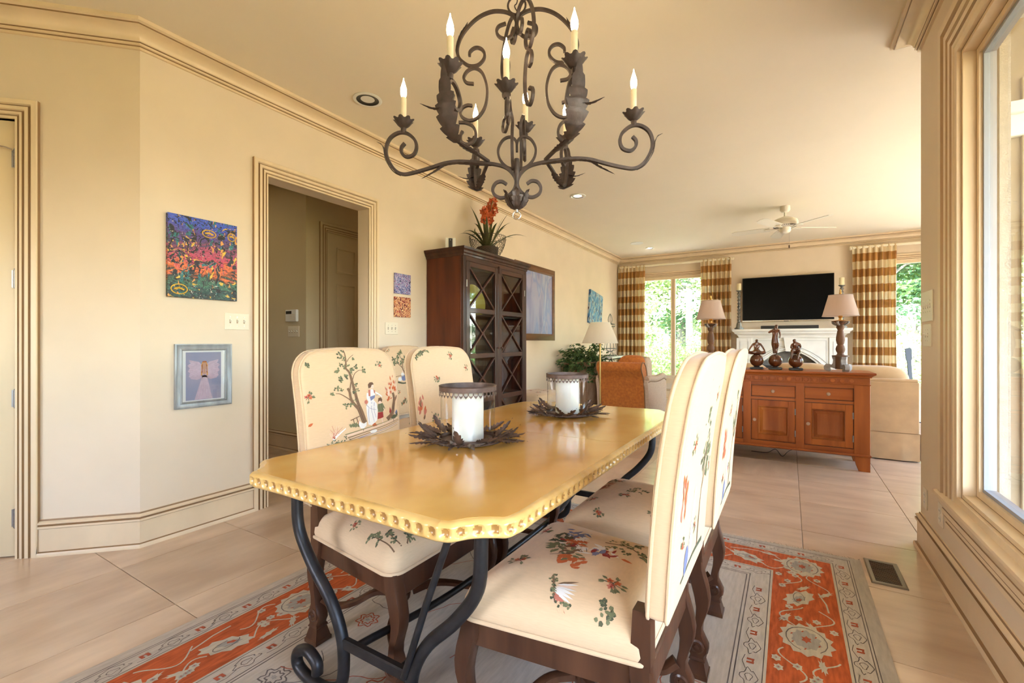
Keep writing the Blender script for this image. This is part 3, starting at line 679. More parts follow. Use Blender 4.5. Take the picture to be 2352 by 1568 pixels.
def make_chair():
    t = thing('dining_chair', 'chair', 'chair')
    b = loft(bo, bc, BPROF, fnb).build('backrest', 'linen', t, 179)
    n_ = len(bo)
    for h, s_, nm in ((-.047, 1.004, 'rear_piping'), (-.004, 1.003, 'front_piping')):
        mb = MB().tube([fnb(bc[0]+(u-bc[0])*s_, bc[1]+(v-bc[1])*s_, h) for u, v in bo], .0045, 6, True); mb.build(nm, 'linen', b, 60)
    s_ = loft(so_, sc_, SPROF, fns).build('seat', 'linen', t, 179)
    MB().tube([(x*1.01, y*1.01, .420) for x, y in so_], .006, 6, True).build('piping', 'linen', s_, 60)
    for y in (-1, 1):
        link('leg', LEG_F, t, (.222, y*.270, 0)); link('leg', LEG_R, t, (-.245, y*.216, 0))
    for y in (-1, 1): MB().prism([(-.235, y*.222), (.225, y*.280), (.225, y*.256), (-.235, y*.198)], .335, .419, 'z').build('side_rail', 'walnut', t)
    MB().b2((.236-.013, -.255, .335), (.236+.013, .255, .419), .004).build('front_rail', 'walnut', t)
    MB().b2((-.258-.013, -.20, .345), (-.258+.013, .20, .419), .004).build('rear_rail', 'walnut', t)
    # curved X stretcher with a carved boss
    for sx, y in ((1, 1), (1, -1), (-1, 1), (-1, -1)):
        x0, y0 = (.222 if sx > 0 else -.245), (.27 if sx > 0 else .216)*y
        p = smooth_path([(x0-.005*sx, y0*.93, .165), (x0*.80, y0*.83, .135), (x0*.52, y0*.66, .150), (x0*.32, y0*.36, .175), (x0*.10, y0*.10, .165)], 5)
        MB().tube(p, [.024-.006*math.sin(i/len(p)*PI) for i in range(len(p))], 6, flat=.8).build('stretcher', 'walnut', t, 50)
    MB().lathe([(0, .118), (.014, .122), (.026, .140), (.030, .160), (.026, .180), (.016, .192), (.020, .200), (.012, .212), (0, .218)], 12, (0, 0, 0)).build('stretcher_boss', 'walnut', t, 50)
    return t
PMAT = PC
chair0 = make_chair()
def place_chair(first, loc, rz, label, fp=None, rp=None, sp=None):
    t = chair0 if first else copy_tree(chair0)
    t.location = loc; t.rotation_euler = (0, 0, rz); tag(t, label, 'chair', 'toile dining chairs')
    br = [c for c in t.children if c.name.startswith('backrest')][0]; se = [c for c in t.children if c.name.startswith('seat')][0]
    if fp: drape(fp, surf_back).build('toile_print', PMAT, br)['kind'] = 'stuff'
    if rp: drape(rp, surf_rear).build('rear_toile_print', PMAT, br)['kind'] = 'stuff'
    if sp: drape(sp, surf_seat).build('toile_print', PMAT, se)['kind'] = 'stuff'
    return t
chairs_todo = [
 ((-1.355, 1.368, .0085), 0, 'toile dining chair showing a woman, boy and tree scene, left foreground', print_a(), None, print_seat(4, 1)),
 ((-1.355, 2.0, .0085), 0, 'toile dining chair printed with small bouquets, second along the doorway side of the table', print_b(), None, print_seat(6, 1)),
 ((-.55, 1.322, .0085), PI, 'toile dining chair in right foreground with large figure print on its seat', print_b(11), print_rear(21), print_seat(9, 0)),
 ((-.535, 1.962, .0085), PI, 'toile dining chair behind the right foreground chair, nearer the sideboard', print_b(12), print_rear(22), print_seat(7, 1)),
 ((-2.73, 3.10, 0), 0, 'toile dining chair standing back against the wall between doorway and dark cabinet', print_w(), None, print_seat(5, 1)),
]
for k, a in enumerate(chairs_todo[1:]): pass
_made = [place_chair(False, *a) for a in chairs_todo[1:]]
place_chair(True, *chairs_todo[0])
# ================================================================== DINING TABLE
mat('gold_lacquer', (.88, .54, .155), .22, col2=(.74, .37, .075), vscale=3.4, stretch=(1, .7, 1), coat=.55, coat_rough=.06, bump=.012, bscale=14, detail=3)
mat('gold_hollow_shade', (.38, .19, .05), .35, coat=.4); mat('gold_edge', (.80, .52, .19), .3, col2=(.62, .36, .10), vscale=9, coat=.5, coat_rough=.12)  # scoop faces: brown patina, darkened further to paint their shadow in
mat('iron', (.035, .032, .033), .42, metal=.6, var=.3, vscale=20)
TXc, TYc, HX, HY = -1.095, 1.87, .535, 1.05
tb = thing('dining_table', 'golden lacquered dining table with scalloped edge on black iron trestles', 'table', (TXc, TYc, 0))
# outline: straight sides, corners cut by a shallow ogee notch
def tbl_outline():
    q = [(HX-.145, -HY), (HX-.115, -HY+.012), (HX-.085, -HY+.055), (HX-.045, -HY+.085), (HX-.012, -HY+.105), (HX, -HY+.155)]
    q = [(p.x, p.y) for p in smooth_path([(a, b, 0) for a, b in q], 5)]
    side = [(HX, y) for y in np.linspace(-HY+.17, HY-.17, 40)]
    right = q+side+[(x, -y) for x, y in q[::-1]]
    top = [(x, HY) for x in np.linspace(HX-.16, -HX+.16, 20)]
    left = [(-x, -y) for x, y in right]
    bot = [(x, -HY) for x in np.linspace(-HX+.16, HX-.16, 20)]
    return right+top+left+bot
to = tbl_outline(); n = len(to)
# resample by arc length so the gouged scallops run evenly
def resample(pts, step):
    P = pts+[pts[0]]; L_ = [0]
    for a, b in zip(P, P[1:]): L_.append(L_[-1]+math.dist(a, b))
    N_ = int(L_[-1]/step); out = []; k = 0
    for i in range(N_):
        d = L_[-1]*i/N_
        while L_[k+1] < d: k += 1
        t = (d-L_[k])/max(1e-9, L_[k+1]-L_[k]); out.append((P[k][0]+(P[k+1][0]-P[k][0])*t, P[k][1]+(P[k+1][1]-P[k][1])*t))
    return out, L_[-1]
NSC = 150; rs, per = resample(to, .0044)
NR = len(rs); spp = NR/NSC
def nrm(i):
    a, b = rs[i-1], rs[(i+1) % NR]; dx, dy = b[0]-a[0], b[1]-a[1]; l = math.hypot(dx, dy) or 1
    return (dy/l, -dx/l)
rngT = random.Random(2)
mbt = MB(); ZC0, ZH = .7505, .0135
zl = [(.730, .012), (.729, .004), (.7325, .0005)]+[(ZC0-ZH+2*ZH*k/9, -.0015) for k in range(10)]+[(.7665, .0005), (.7705, .004), (.7735, .010), (.774, .020)]
amp = [.0095*(.8+.4*rngT.random()) for _ in range(NSC+1)]; ins = []
for k, (z, inn) in enumerate(zl):
    for i in range(NR):
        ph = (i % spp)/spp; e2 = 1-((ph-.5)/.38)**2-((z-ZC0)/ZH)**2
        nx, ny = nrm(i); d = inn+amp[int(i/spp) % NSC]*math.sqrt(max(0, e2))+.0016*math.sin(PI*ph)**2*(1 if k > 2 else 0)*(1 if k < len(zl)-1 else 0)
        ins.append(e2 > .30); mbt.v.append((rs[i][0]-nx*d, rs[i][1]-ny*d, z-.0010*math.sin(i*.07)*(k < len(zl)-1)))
for k in range(len(zl)-1):
    for i in range(NR):
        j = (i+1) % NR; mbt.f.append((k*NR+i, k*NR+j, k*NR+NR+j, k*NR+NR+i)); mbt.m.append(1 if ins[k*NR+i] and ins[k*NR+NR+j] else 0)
mbt.build('scalloped_edge', ['gold_edge', 'gold_hollow_shade'], tb, 60)
inner = [(rs[i][0]-nrm(i)[0]*.0195, rs[i][1]-nrm(i)[1]*.0195) for i in range(0, NR, 6)]
top = MB()
for sgn in (-1, 1):     # two leaves meeting at a seam
    poly = [p for p in inner if (p[1] < -.0012 if sgn < 0 else p[1] > .0012)]
    poly.sort(key=lambda p: math.atan2(p[1]-sgn*.5, p[0]))
    ex = max(p[0] for p in poly)
    q = sorted(poly, key=lambda p: (math.atan2(p[0], -(p[1])*sgn) if False else 0))
    loopp = [p for p in inner]
    pts = []
    for i, p in enumerate(inner):
        if (p[1] < 0) == (sgn < 0): pts.append(p)
    # rotate so the list is contiguous
    cut = [i for i in range(len(inner)) if ((inner[i][1] < 0) == (sgn < 0)) and ((inner[i-1][1] < 0) != (sgn < 0))][0]
    pts = []; i = cut
    while (inner[i % len(inner)][1] < 0) == (sgn < 0) and len(pts) < len(inner): pts.append(inner[i % len(inner)]); i += 1
    pts = [(pts[0][0], sgn*.0012)]+pts+[(pts[-1][0], sgn*.0012)]
    MB().prism(pts, .735, .7742, 'z').build('leaf', 'gold_lacquer', tb)
# iron trestles
def trestle(y, flip):
    s_ = -1 if flip else 1
    for sx in (-1, 1):
        prof = [(.40, .732), (.40, .66), (.388, .54), (.315, .435), (.215, .335), (.160, .24), (.148, .145), (.165, .072), (.23, .033), (.325, .029), (.392, .052), (.395, .098), (.340, .122), (.290, .098), (.285, .062)]
        MB().tube(smooth_path([(sx*a, y, z) for a, z in prof], 6), .0195, 12).build('trestle_bar', 'iron', tb, 60)
    MB().b2((-.43, y-.02, .722), (.43, y+.02, .733), .002).build('top_bar', 'iron', tb)
    MB().b2((-.16, y-.012, .20), (.16, y+.012, .235), .004).build('tie_bar', 'iron', tb)
    MB().tube([(s_*.335, y-.03*s_, .722), (s_*.235, y-.03*s_, .47), (s_*.14, y-.02*s_, .225)], .0105, 8).build('brace', 'iron', tb, 60)
    MB().b2((s_*.30, y-.045*s_-.012, .715), (s_*.36, y-.045*s_+.03, .729), .002).build('bracket', 'iron', tb)
trestle(-.885, False); trestle(.885, True)
for sx in (-1, 1): MB().tube(smooth_path([(sx*.10, -.885, .215), (sx*.06, -.4, .19), (sx*.06, .4, .19), (sx*.10, .885, .215)], 6), .013, 8).build('stretcher_bar', 'iron', tb, 60)
# ================================================================== HURRICANE CANDLES
mat('rust_metal', (.15, .095, .075), .5, metal=.5, var=.35, vscale=25)
mat('wax', (.86, .82, .74), .45, sss=.3, var=.02, vscale=6)
rl = random.Random(5)
def leaf_blade(L_, w_, curl, lobes=7, fold=.25):
    """a pressed-metal leaf with toothed edges lying along +x."""
    mb = MB(); n_ = 28; vs = []
    for i in range(n_+1):
        t = i/n_; wv = w_*(math.sin(PI*min(1, t*1.08+.04))**.7 if t < .93 else .12*(1-t)/.07+.01)
        wv *= .50+.50*((lobes*t) % 1)**.8
        z = curl*t*t*L_
        for a, h in ((-1, fold*wv), (-.5, fold*wv*.25), (0, -.0), (.5, fold*wv*.25), (1, fold*wv)): vs.append((t*L_-abs(a)*wv*.25, a*wv, z+h))
    fs = [[i*5+k, i*5+k+1, i*5+6+k, i*5+5+k] for i in range(n_) for k in range(4)]
    mb.add(vs, fs); return mb
LEAVES = [leaf_blade(.125, .021, c, 6, f).mesh('leaf', 'rust_metal', 60) for c, f in ((.35, .35), (-.18, -.5), (.55, .3), (.05, -.6), (-.05, .45))]
def wreath(loc, label, seed):
    t = thing('leaf_wreath', label, 'wreath', loc, 0, 'metal leaf candle rings'); r_ = random.Random(seed)
    MB().tube([(.165*math.cos(a), .165*math.sin(a), .014) for a in np.linspace(0, 2*PI, 41)[:-1]], .004, 6, True).build('ring_wire', 'rust_metal', t, 60)
    t.scale = (.93, .93, .93); N_ = 76
    for k in range(N_):
        a = 2*PI*k/N_+r_.uniform(-.05, .05); rr = r_.uniform(.130, .175); kd = r_.choice([0, 0, 1, 2, 3, 4])
        o = link('leaf', LEAVES[kd], t, (rr*math.cos(a), rr*math.sin(a), .016+r_.uniform(0, .012)))
        o.rotation_euler = (r_.uniform(-.5, .5), r_.uniform(-.30, .02) if kd not in (1, 3) else r_.uniform(-.25, -.1), a+r_.uniform(-.45, .45)); q = r_.uniform(.55, .98); o.scale = (q, q, q)
    return t
def hurricane(x, y, which, seed):
    wreath((x, y, .775), 'ring of rusty metal leaves on the table around the %s hurricane lamp' % which, seed)
    t = thing('hurricane_holder', 'glass hurricane candle holder with pierced rusty rim, %s on the table' % which, 'candle holder', (x, y, .776))
    MB().lathe([(0, .0), (.126, .0), (.132, .004), (.132, .022), (.127, .024), (.127, .010), (0, .010)], 48).build('base_tray', 'rust_metal', t, 35)
    MB().lathe([(.1235, .013), (.1235, .238)], 56, cap=False).build('glass_cylinder', 'clear_glass', t, 60)
    r0 = .1265
    MB().lathe([(r0, .232), (r0+.004, .234), (r0+.004, .2535), (r0+.006, .2555), (r0+.004, .2575), (r0-.004, .2575), (r0-.004, .232), (r0, .232)], 56).build('rim', 'rust_metal', t, 40)
    fr = MB(); nt_ = 38
    for k in range(nt_):
        a = 2*PI*k/nt_; da = PI/nt_
        P_ = lambda da_, z, rr=r0+.0045: (rr*math.cos(a+da_), rr*math.sin(a+da_), z)
        fr.add([P_(-da, .234), P_(-da*.72, .234), P_(-da*.72, .224), P_(-da, .221)], [[0, 1, 2, 3]]); fr.add([P_(da, .234), P_(da*.72, .234), P_(da*.72, .224), P_(da, .221)], [[0, 1, 2, 3]])
        fr.add([P_(-da, .224), P_(-da*.5, .221), P_(0, .219), P_(da*.5, .221), P_(da, .224), P_(da*.55, .215), P_(0, .2075), P_(-da*.55, .215)], [list(range(8))])
    fr.build('pierced_fringe', 'rust_metal', t)
    c = thing('pillar_candle', 'thick ivory pillar candle inside the %s glass hurricane' % which, 'candle', (x, y, .787))
    MB().lathe([(0, 0), (.070, 0), (.072, .003), (.072, .217), (.070, .222), (.060, .222), (.045, .216), (.015, .212), (0, .212)], 40).build('wax_body', 'wax', c, 40)
    MB().tube([(0, 0, .210), (.001, 0, .222), (.004, .001, .230)], .0014, 6).build('wick', 'black', c)
    for q in (t, c): q.scale = (.93, .93, .93)
    c.location.z = .776+.0102*.93
hurricane(-1.167, 1.556, 'nearer', 3); hurricane(-1.097, 2.417, 'farther', 9)
# ================================================================== CHANDELIER
mat('wrought', (.080, .057, .052), .46, metal=.35, var=.3, vscale=30, bump=.1, bscale=90)
mat('candle_sleeve', (.82, .72, .55), .5, sss=.2, var=.06, vscale=20)
emit_mat('bulb_glow', (1.0, .74, .42), 12.0)
CHX, CHY = -1.1, 1.85
ch = thing('chandelier', 'dark wrought iron eight-light chandelier with scrolls and acanthus leaves above the table', 'chandelier', (CHX, CHY, 0), R(27.5))
# local x = long axis, local y = away from the table's near end; drawing unit: 1/485.6 m, z from picture row
U_ = 485.6*3.0157
def cz(v): return 1.2+(784-v/3.0157)/485.6
def ca(u): return (u-1045)/U_
def bar(name, pts3, r=.0105, parent=ch, n=4): return MB().tube(smooth_path(pts3, 5), r, n, flat=.8).build(name, 'wrought', parent, 50)
up_a = [(970, 160), (920, 178), (905, 215), (925, 250), (965, 265), (1010, 245), (1035, 200), (1040, 150), (1015, 105), (960, 78), (880, 72), (800, 97), (730, 147), (665, 225), (632, 310), (640, 380), (675, 420), (720, 445), (775, 440), (815, 402), (820, 360), (795, 327), (755, 320), (720, 345), (715, 375)]
up_b = [(745, 570), (695, 560), (675, 525), (700, 480), (750, 460), (800, 490), (830, 560), (840, 640), (825, 730), (780, 800), (720, 825), (670, 805), (650, 770), (665, 735), (700, 718), (735, 722)]
up_c = [(640, 835), (690, 840), (740, 868), (760, 920), (745, 970), (700, 990), (660, 970), (653, 925), (668, 897)]
low = [(975, 1275), (940, 1255), (900, 1265), (878, 1305), (890, 1345), (935, 1368), (985, 1355), (1028, 1310), (1038, 1250), (1010, 1195), (960, 1155), (880, 1132), (760, 1117), (640, 1108), (540, 1118), (440, 1147), (320, 1178), (240, 1186), (180, 1150), (132, 1070), (122, 1000), (150, 932), (210, 895), (270, 900), (325, 945), (340, 1000), (320, 1050), (270, 1066), (236, 1040), (232, 1000), (256, 970)]
for s_ in (1, -1):
    for pts in (up_a, up_b, up_c, low): bar('scroll_bar', [(s_*ca(u), 0, cz(v)) for u, v in pts], .0118 if pts is low else .0105)
# cross frame, front to back
for s_ in (1, -1):
    for pts, k in ((up_a, .62), (up_b, .62)): bar('scroll_bar', [(-.48*s_*k*ca(u), .92*s_*k*ca(u), cz(v)) for u, v in pts], .0098)
heart = [(1045, 1045), (1040, 972), (1000, 940), (948, 960), (915, 1022), (925, 1090), (975, 1148), (1045, 1170)]
for s_ in (1, -1): bar('scroll_bar', [(s_*ca(u), .012, cz(v)) for u, v in heart], .0095)
# arms, cups, candles
def leaf_on(path, w_, lobes=6, side=(0, 0, 1), name='acanthus_leaf', parent=ch, lift=.010):
    """toothed leaf clasping a bar: follows the path, widest in the middle, tip curling away."""
    P = smooth_path(path, 12); N_ = len(P)-1; mb = MB(); vs = []
    sd_ = Vector(side).normalized()
    for i, p in enumerate(P):
        t = i/N_; a = P[max(0, i-1)]; b = P[min(N_, i+1)]; d = (b-a).normalized(); w2 = d.cross(sd_)
        w2 = w2.normalized() if w2.length > 1e-4 else Vector((1, 0, 0)); nn = w2.cross(d)
        wv = w_*(math.sin(PI*min(1, .12+t*.88))**.8)*(.60+.40*((lobes*1.4*t) % 1)**.7)+.0008
        for q, h in ((-1, -.16), (-.5, -.02), (0, .14), (.5, -.02), (1, -.16)): vs.append(p+w2*wv*q+nn*(lift+h*wv))
    fs = [[i*5+k, i*5+k+1, i*5+6+k, i*5+5+k] for i in range(N_) for k in range(4)]
    mb.add(vs, fs); return mb.build(name, 'wrought', parent, 60)
CUPZ = 2.283
def candle(x, y, z=CUPZ, k=1.0):
    c = MB(); N_ = 40; rings = [(.010, -.006), (.018, -.002), (.028, .006), (.040, .022), (.047, .030)]
    vs = []; 
    for q, (r_, h) in enumerate(rings):
        for i in range(N_):
            a = 2*PI*i/N_; lob = abs(math.cos(4*a)); f = 1+(q/4)**1.5*(.42*(lob**.6)-.30); vs.append((x+r_*f*math.cos(a), y+r_*f*math.sin(a), z+h+(q/4)**2*.010*lob-(q/4)**2*.004))
    fs = [[q*N_+i, q*N_+(i+1) % N_, q*N_+N_+(i+1) % N_, q*N_+N_+i] for q in range(4) for i in range(N_)]
    c.add(vs, fs); c.lathe([(.012, -.030), (.014, -.012), (.011, -.006), (0, -.006)], 12, (x, y, z))
    cup = c.build('candle_cup', 'wrought', ch, 50)
    s_ = MB().lathe([(.0135, -.004), (.0140, .02), (.0134, .06), (.0138, .136), (.012, .140), (0, .140)], 14, (x, y, z)).build('candle_sleeve', 'candle_sleeve', ch, 40)
    MB().lathe([(.009, .140), (.0135, .153), (.0155, .167), (.0140, .184), (.0085, .204), (.0035, .220), (.0012, .234), (0, .235)], 14, (x, y, z)).build('flame_bulb', 'bulb_glow', s_, 60)
RL = .545
for s_ in (1, -1):
    candle(-s_*RL if s_ > 0 else RL, 0, cz(868)+.010)
    leaf_on([(s_*ca(u), 0, cz(v)) for u, v in ((235, 1187), (180, 1152), (130, 1072), (118, 1005), (100, 965), (60, 940))], .018, 5, (-s_, 0, -.6))
    leaf_on([(s_*ca(u), 0, cz(v)) for u, v in ((640, 1112), (540, 1124), (470, 1165), (370, 1215))], .017, 6, (0, 0, -1), lift=.006)
    leaf_on([(s_*ca(u), 0, cz(v)) for u, v in ((870, 1135), (760, 1124), (650, 1115), (540, 1110))], .020, 5, (0, 0, -1), lift=.006)
    leaf_on([(s_*ca(u), 0, cz(v)) for u, v in ((640, 390), (628, 320), (655, 235), (690, 180), (712, 138))], .020, 6, (-s_, 0, .2), lift=.006)
def arm(x0, y0, x1, y1, z0, zlow, zc, parent=ch):
    """branch bar: leaves the frame, dips, rises outside the cup and curls back in a scroll under it."""
    d = Vector((x1-x0, y1-y0, 0)); L_ = d.length; e_ = d/L_
    pr = [(0, z0), (.35, z0-.010), (.62, zlow+.004), (.85, zlow), (1.00, zlow+.028), (1.09, zlow+.090), (1.10, zlow+.155), (1.05, zc-.058), (.98, zc-.034), (.86, zc-.046), (.78, zc-.088), (.82, zc-.125), (.92, zc-.135), (.98, zc-.112), (.955, zc-.085)]
    pts = [(x0+e_.x*L_*a, y0+e_.y*L_*a, z) for a, z in pr]
    bar('branch_bar', pts, .0105)
    return pts, e_
for sx in (1, -1):
    for sy in (1, -1):
        zz = CUPZ
        pts, e_ = arm(sx*.135, 0, sx*.245, sy*.345, cz(1112), 2.030, zz)
        candle(sx*.247, sy*.348, zz-.004)
        leaf_on(pts[3:7]+[tuple(Vector(pts[6])+Vector((e_.x*.012, e_.y*.012, .10)))], .050, 5, (e_.x, e_.y, .05), lift=.016)
        leaf_on(pts[1:4], .022, 4, (0, 0, -1), lift=.006)
        # small tendril leaf
        leaf_on([tuple(pts[5]), tuple(Vector(pts[5])+Vector((sx*.05, sy*.01, -.006))), tuple(Vector(pts[5])+Vector((sx*.105, sy*.016, .012)))], .011, 4, (0, 0, 1), lift=.002)
for sy in (1, -1):
    pr = [(.0, cz(1170)), (.045, cz(1120)), (.065, cz(1030)), (.05, cz(930)), (.02, cz(850)), (.035, cz(780)), (.085, cz(760)), (.150, cz(800)), (.235, 2.150), (.245, 2.205), (.190, 2.240), (.130, 2.215), (.140, 2.165), (.185, 2.160), (.20, 2.19)]
    bar('branch_bar', [(.018*sy if k < 5 else .028*sy, sy*a, z) for k, (a, z) in enumerate(pr)], .0100)
    candle(.034*sy, sy*.19, CUPZ-.005)
# hub, bowl and rings
MB().lathe([(0, cz(1450)), (.018, cz(1446)), (.034, cz(1425)), (.046, cz(1395)), (.050, cz(1365)), (.046, cz(1362)), (.02, cz(1368)), (0, cz(1368))], 24).build('bottom_bowl', 'wrought', ch, 40)
for k in range(6):
    a = PI/6+k*PI/3
    leaf_on([(math.cos(a)*r_, math.sin(a)*r_, z) for r_, z in ((.010, cz(1455)), (.034, cz(1430)), (.052, cz(1385)), (.058, cz(1345)), (.072, cz(1330)))], .022, 4, (-math.cos(a), -math.sin(a), .3), lift=.003)
MB().lathe([(.012, cz(1100)), (.016, cz(1180)), (.010, cz(1260)), (.014, cz(1330)), (.020, cz(1368))], 12).build('centre_stem', 'wrought', ch, 50)
MB().lathe([(.007, cz(1470)), (.007, cz(1448))], 10).build('finial_pin', 'chrome', ch, 40)
def ringm(name, c, r_, t_, m='wrought', axis=0): return MB().tube([(c[0]+r_*math.cos(a)*(1 if axis == 0 else 0), c[1]+r_*math.cos(a)*(1 if axis else 0), c[2]+r_*math.sin(a)) for a in np.linspace(0, 2*PI, 25)[:-1]], t_, 8, True, up=(0, 1, 0) if axis == 0 else (1, 0, 0)).build(name, m, ch, 60)
ringm('bottom_ring', (0, 0, cz(1490)), .0185, .0035, 'chrome')
ringm('top_ring', (0, 0, cz(38)), .042, .005)
MB().tube(smooth_path([(.0, 0, cz(150)), (.006, .004, cz(90)), (-.010, .002, cz(40)), (.004, 0, cz(-10)), (0, 0, CZ-.02)], 6), .0028, 6).build('power_cord', 'wrought', ch, 60)
for k in range(5): ringm('chain_link', (0, 0, 2.865+k*.032), .021, .0032, axis=k % 2)
MB().lathe([(0, CZ-.045), (.012, CZ-.045), (.05, CZ-.03), (.065, CZ-.012), (.068, CZ-.0005)], 28).build('ceiling_canopy', 'wrought', ch, 40)
# ================================================================== RECESSED LIGHTS AND SPEAKER
emit_mat('can_lamp', (1.0, .80, .55), 10.0); emit_mat('hall_fill', (1.0, .82, .55), 60.0)
mat('white_paint', (.80, .77, .70), .5)
def downlight(x, y, label, lit=True, r=.082, face='can_lamp'):
    t = thing('recessed_light', label, 'ceiling light', (x, y, CZ))
    MB().lathe([(r, 0), (r*1.22, -.001), (r*1.25, -.006), (r*1.18, -.010), (r*.98, -.009), (r*.95, -.004)], 36, cap=False).build('trim_ring', 'white_paint', t, 40)
    MB().lathe([(r*.97, -.008), (r*.90, -.003), (r*.62, -.0012), (r*.60, -.0015)], 36, cap=False).build('baffle', 'black' if not lit else 'chrome', t, 40)
    MB().lathe([(0, -.0020), (r*.60, -.0016)], 36, cap=False).build('lamp_face', face if lit else 'white_paint', t, 60)
downlight(-2.72, 2.37, 'unlit recessed ceiling light with black baffle left of the chandelier', False, .085)
downlight(-2.27, 5.32, 'lit recessed ceiling light above the dark cabinet')
downlight(-2.33, 9.02, 'recessed ceiling light near the far window', True, .07)
downlight(-3.9, 5.2, 'unseen recessed fill light added in the passage ceiling', face='hall_fill'); downlight(-5.3, 1.9, 'unseen recessed fill light added in the passage entry ceiling', face='hall_fill'); downlight(-1.72, -.9, 'unseen kitchen ceiling light added as fill'); downlight(-3.2, -.9, 'unseen fill light added in the kitchen corner ceiling'); downlight(-1.72, -2.3, 'unseen ceiling fill light added by the kitchen back wall')  # unseen lamps added to lift the hall and fill from behind the camera
sp_ = thing('ceiling_speaker', 'flat round white speaker grille in the ceiling near far window', 'speaker', (-2.42, 8.45, CZ))
MB().lathe([(0, -.004), (.105, -.004), (.112, -.007), (.118, -.003), (.118, 0)], 36).build('grille', 'white_paint', sp_, 40)
# ================================================================== CEILING FAN
mat('fan_cream', (.78, .70, .55), .45); mat('fan_blade', (.76, .69, .55), .5)
fa = thing('ceiling_fan', 'cream five-blade ceiling fan hanging in the living room', 'fan', (-.045, 7.19, 0), R(8))
MB().lathe([(.060, CZ), (.062, CZ-.05), (.045, CZ-.075), (.02, CZ-.085), (0, CZ-.085)], 28).build('canopy', 'fan_cream', fa, 40)
MB().lathe([(.013, CZ-.08), (.013, 2.86)], 12).build('down_rod', 'fan_cream', fa, 40)
MB().lathe([(0, 2.90), (.03, 2.89), (.10, 2.865), (.145, 2.84), (.155, 2.81), (.155, 2.775), (.150, 2.765), (.10, 2.750), (.07, 2.742), (.07, 2.70), (.055, 2.675), (.03, 2.665), (0, 2.663)], 36).build('motor_housing', 'fan_cream', fa, 40)
v_ = MB()
for k in range(36):
    a = 2*PI*k/36; v_.box((.128*math.cos(a), .128*math.sin(a), 2.757), (.028, .006, .004), 0, a)
v_.build('vent_slots', 'dark_slot', fa)
for k in range(5):
    a = R(22+72*k); M_ = Matrix.Translation((0, 0, 2.735)) @ Matrix.Rotation(a, 4, 'Z')
    MB().prism([(.09, -.012), (.16, -.016), (.20, -.04), (.235, -.045), (.235, .045), (.20, .04), (.16, .016), (.09, .012)], -.006, .002, 'z', M=M_).build('blade_iron', 'fan_cream', fa, 30)
    Mb = M_ @ Matrix.Rotation(R(12), 4, 'X')
    MB().prism([(.18, -.058), (.60, -.070), (.655, -.045), (.668, 0), (.655, .045), (.60, .070), (.18, .058)], .003, .010, 'z', M=Mb).build('blade', 'fan_blade', fa, 30)
pc_ = MB().tube([(.045, -.02, 2.68), (.045, -.02, 2.50)], .0016, 6); pc_.build('pull_chain', 'chrome', fa)
MB().lathe([(0, 2.455), (.007, 2.46), (.008, 2.49), (.003, 2.50), (0, 2.50)], 10, (.045, -.02, 0)).build('pull_knob', 'walnut', fa, 40)
# ================================================================== DISPLAY CABINET
wood('cab_side', (.125, .030, .010), (.048, .011, .005), .4, 'z', 1.6, coat=.08)
wood('cab_dark', (.070, .026, .014), (.032, .012, .007), .4, 'z', 2.5, coat=.15)
wood('cab_rail', (.085, .030, .015), (.040, .014, .008), .4, 'y', 2.5, coat=.15)
mat('cab_inside', (.030, .022, .018), .7)
X0, X1, Y0, Y1, ZT = W+.012, -2.755, 3.60, 4.865, 2.06
cb = thing('display_cabinet', 'tall dark wood cabinet with X-lattice glazed doors against the left wall', 'cabinet', (X0, Y0, 0))
D_, LY = X1-X0, Y1-Y0
def cbx(name, a, b, m='cab_dark', bev=.002, p=None): return MB().b2(a, b, bev).build(name, m, p or cb)
cbx('side_panel', (0, 0, .09), (D_-.0302, .025, ZT), 'cab_side'); cbx('side_panel', (0, LY-.025, .09), (D_-.0302, LY, ZT), 'cab_side')
cbx('back_panel', (0, .025, .08), (.012, LY-.025, ZT), 'cab_inside'); cbx('bottom_panel', (0, .025, .08), (D_-.03, LY-.025, .11))
for z in (.55, 1.05, 1.47): cbx('shelf', (.012, .025, z), (D_-.06, LY-.025, z+.018), 'cab_inside')
cpr = [(0, ZT-.004), (.008, ZT), (.010, ZT+.018), (.022, ZT+.026), (.026, ZT+.045), (.040, ZT+.060), (.044, ZT+.082), (0, ZT+.082)]
MB().sweep(cpr, [(0, 0, 0), (D_, 0, 0), (D_, LY, 0), (0, LY, 0)], (0, 0, -1) if False else (0, 0, 1), False).v and None
cor = MB().sweep([(-a, b) for a, b in cpr], [(0, 0, 0), (D_, 0, 0), (D_, LY, 0), (0, LY, 0)], (0, 0, 1), False); cor.b2((0, 0, ZT), (D_, LY, ZT+.08)); cor.build('cornice', 'cab_dark', cb, 30)
cbx('plinth', (0, -.006, 0), (D_+.008, LY+.006, .09))
cbx('face_stile', (D_-.03, 0, .09), (D_, .045, ZT)); cbx('face_stile', (D_-.03, LY-.045, .09), (D_, LY, ZT)); cbx('top_rail', (D_-.03, .045, ZT-.05), (D_, LY-.045, ZT), 'cab_rail')
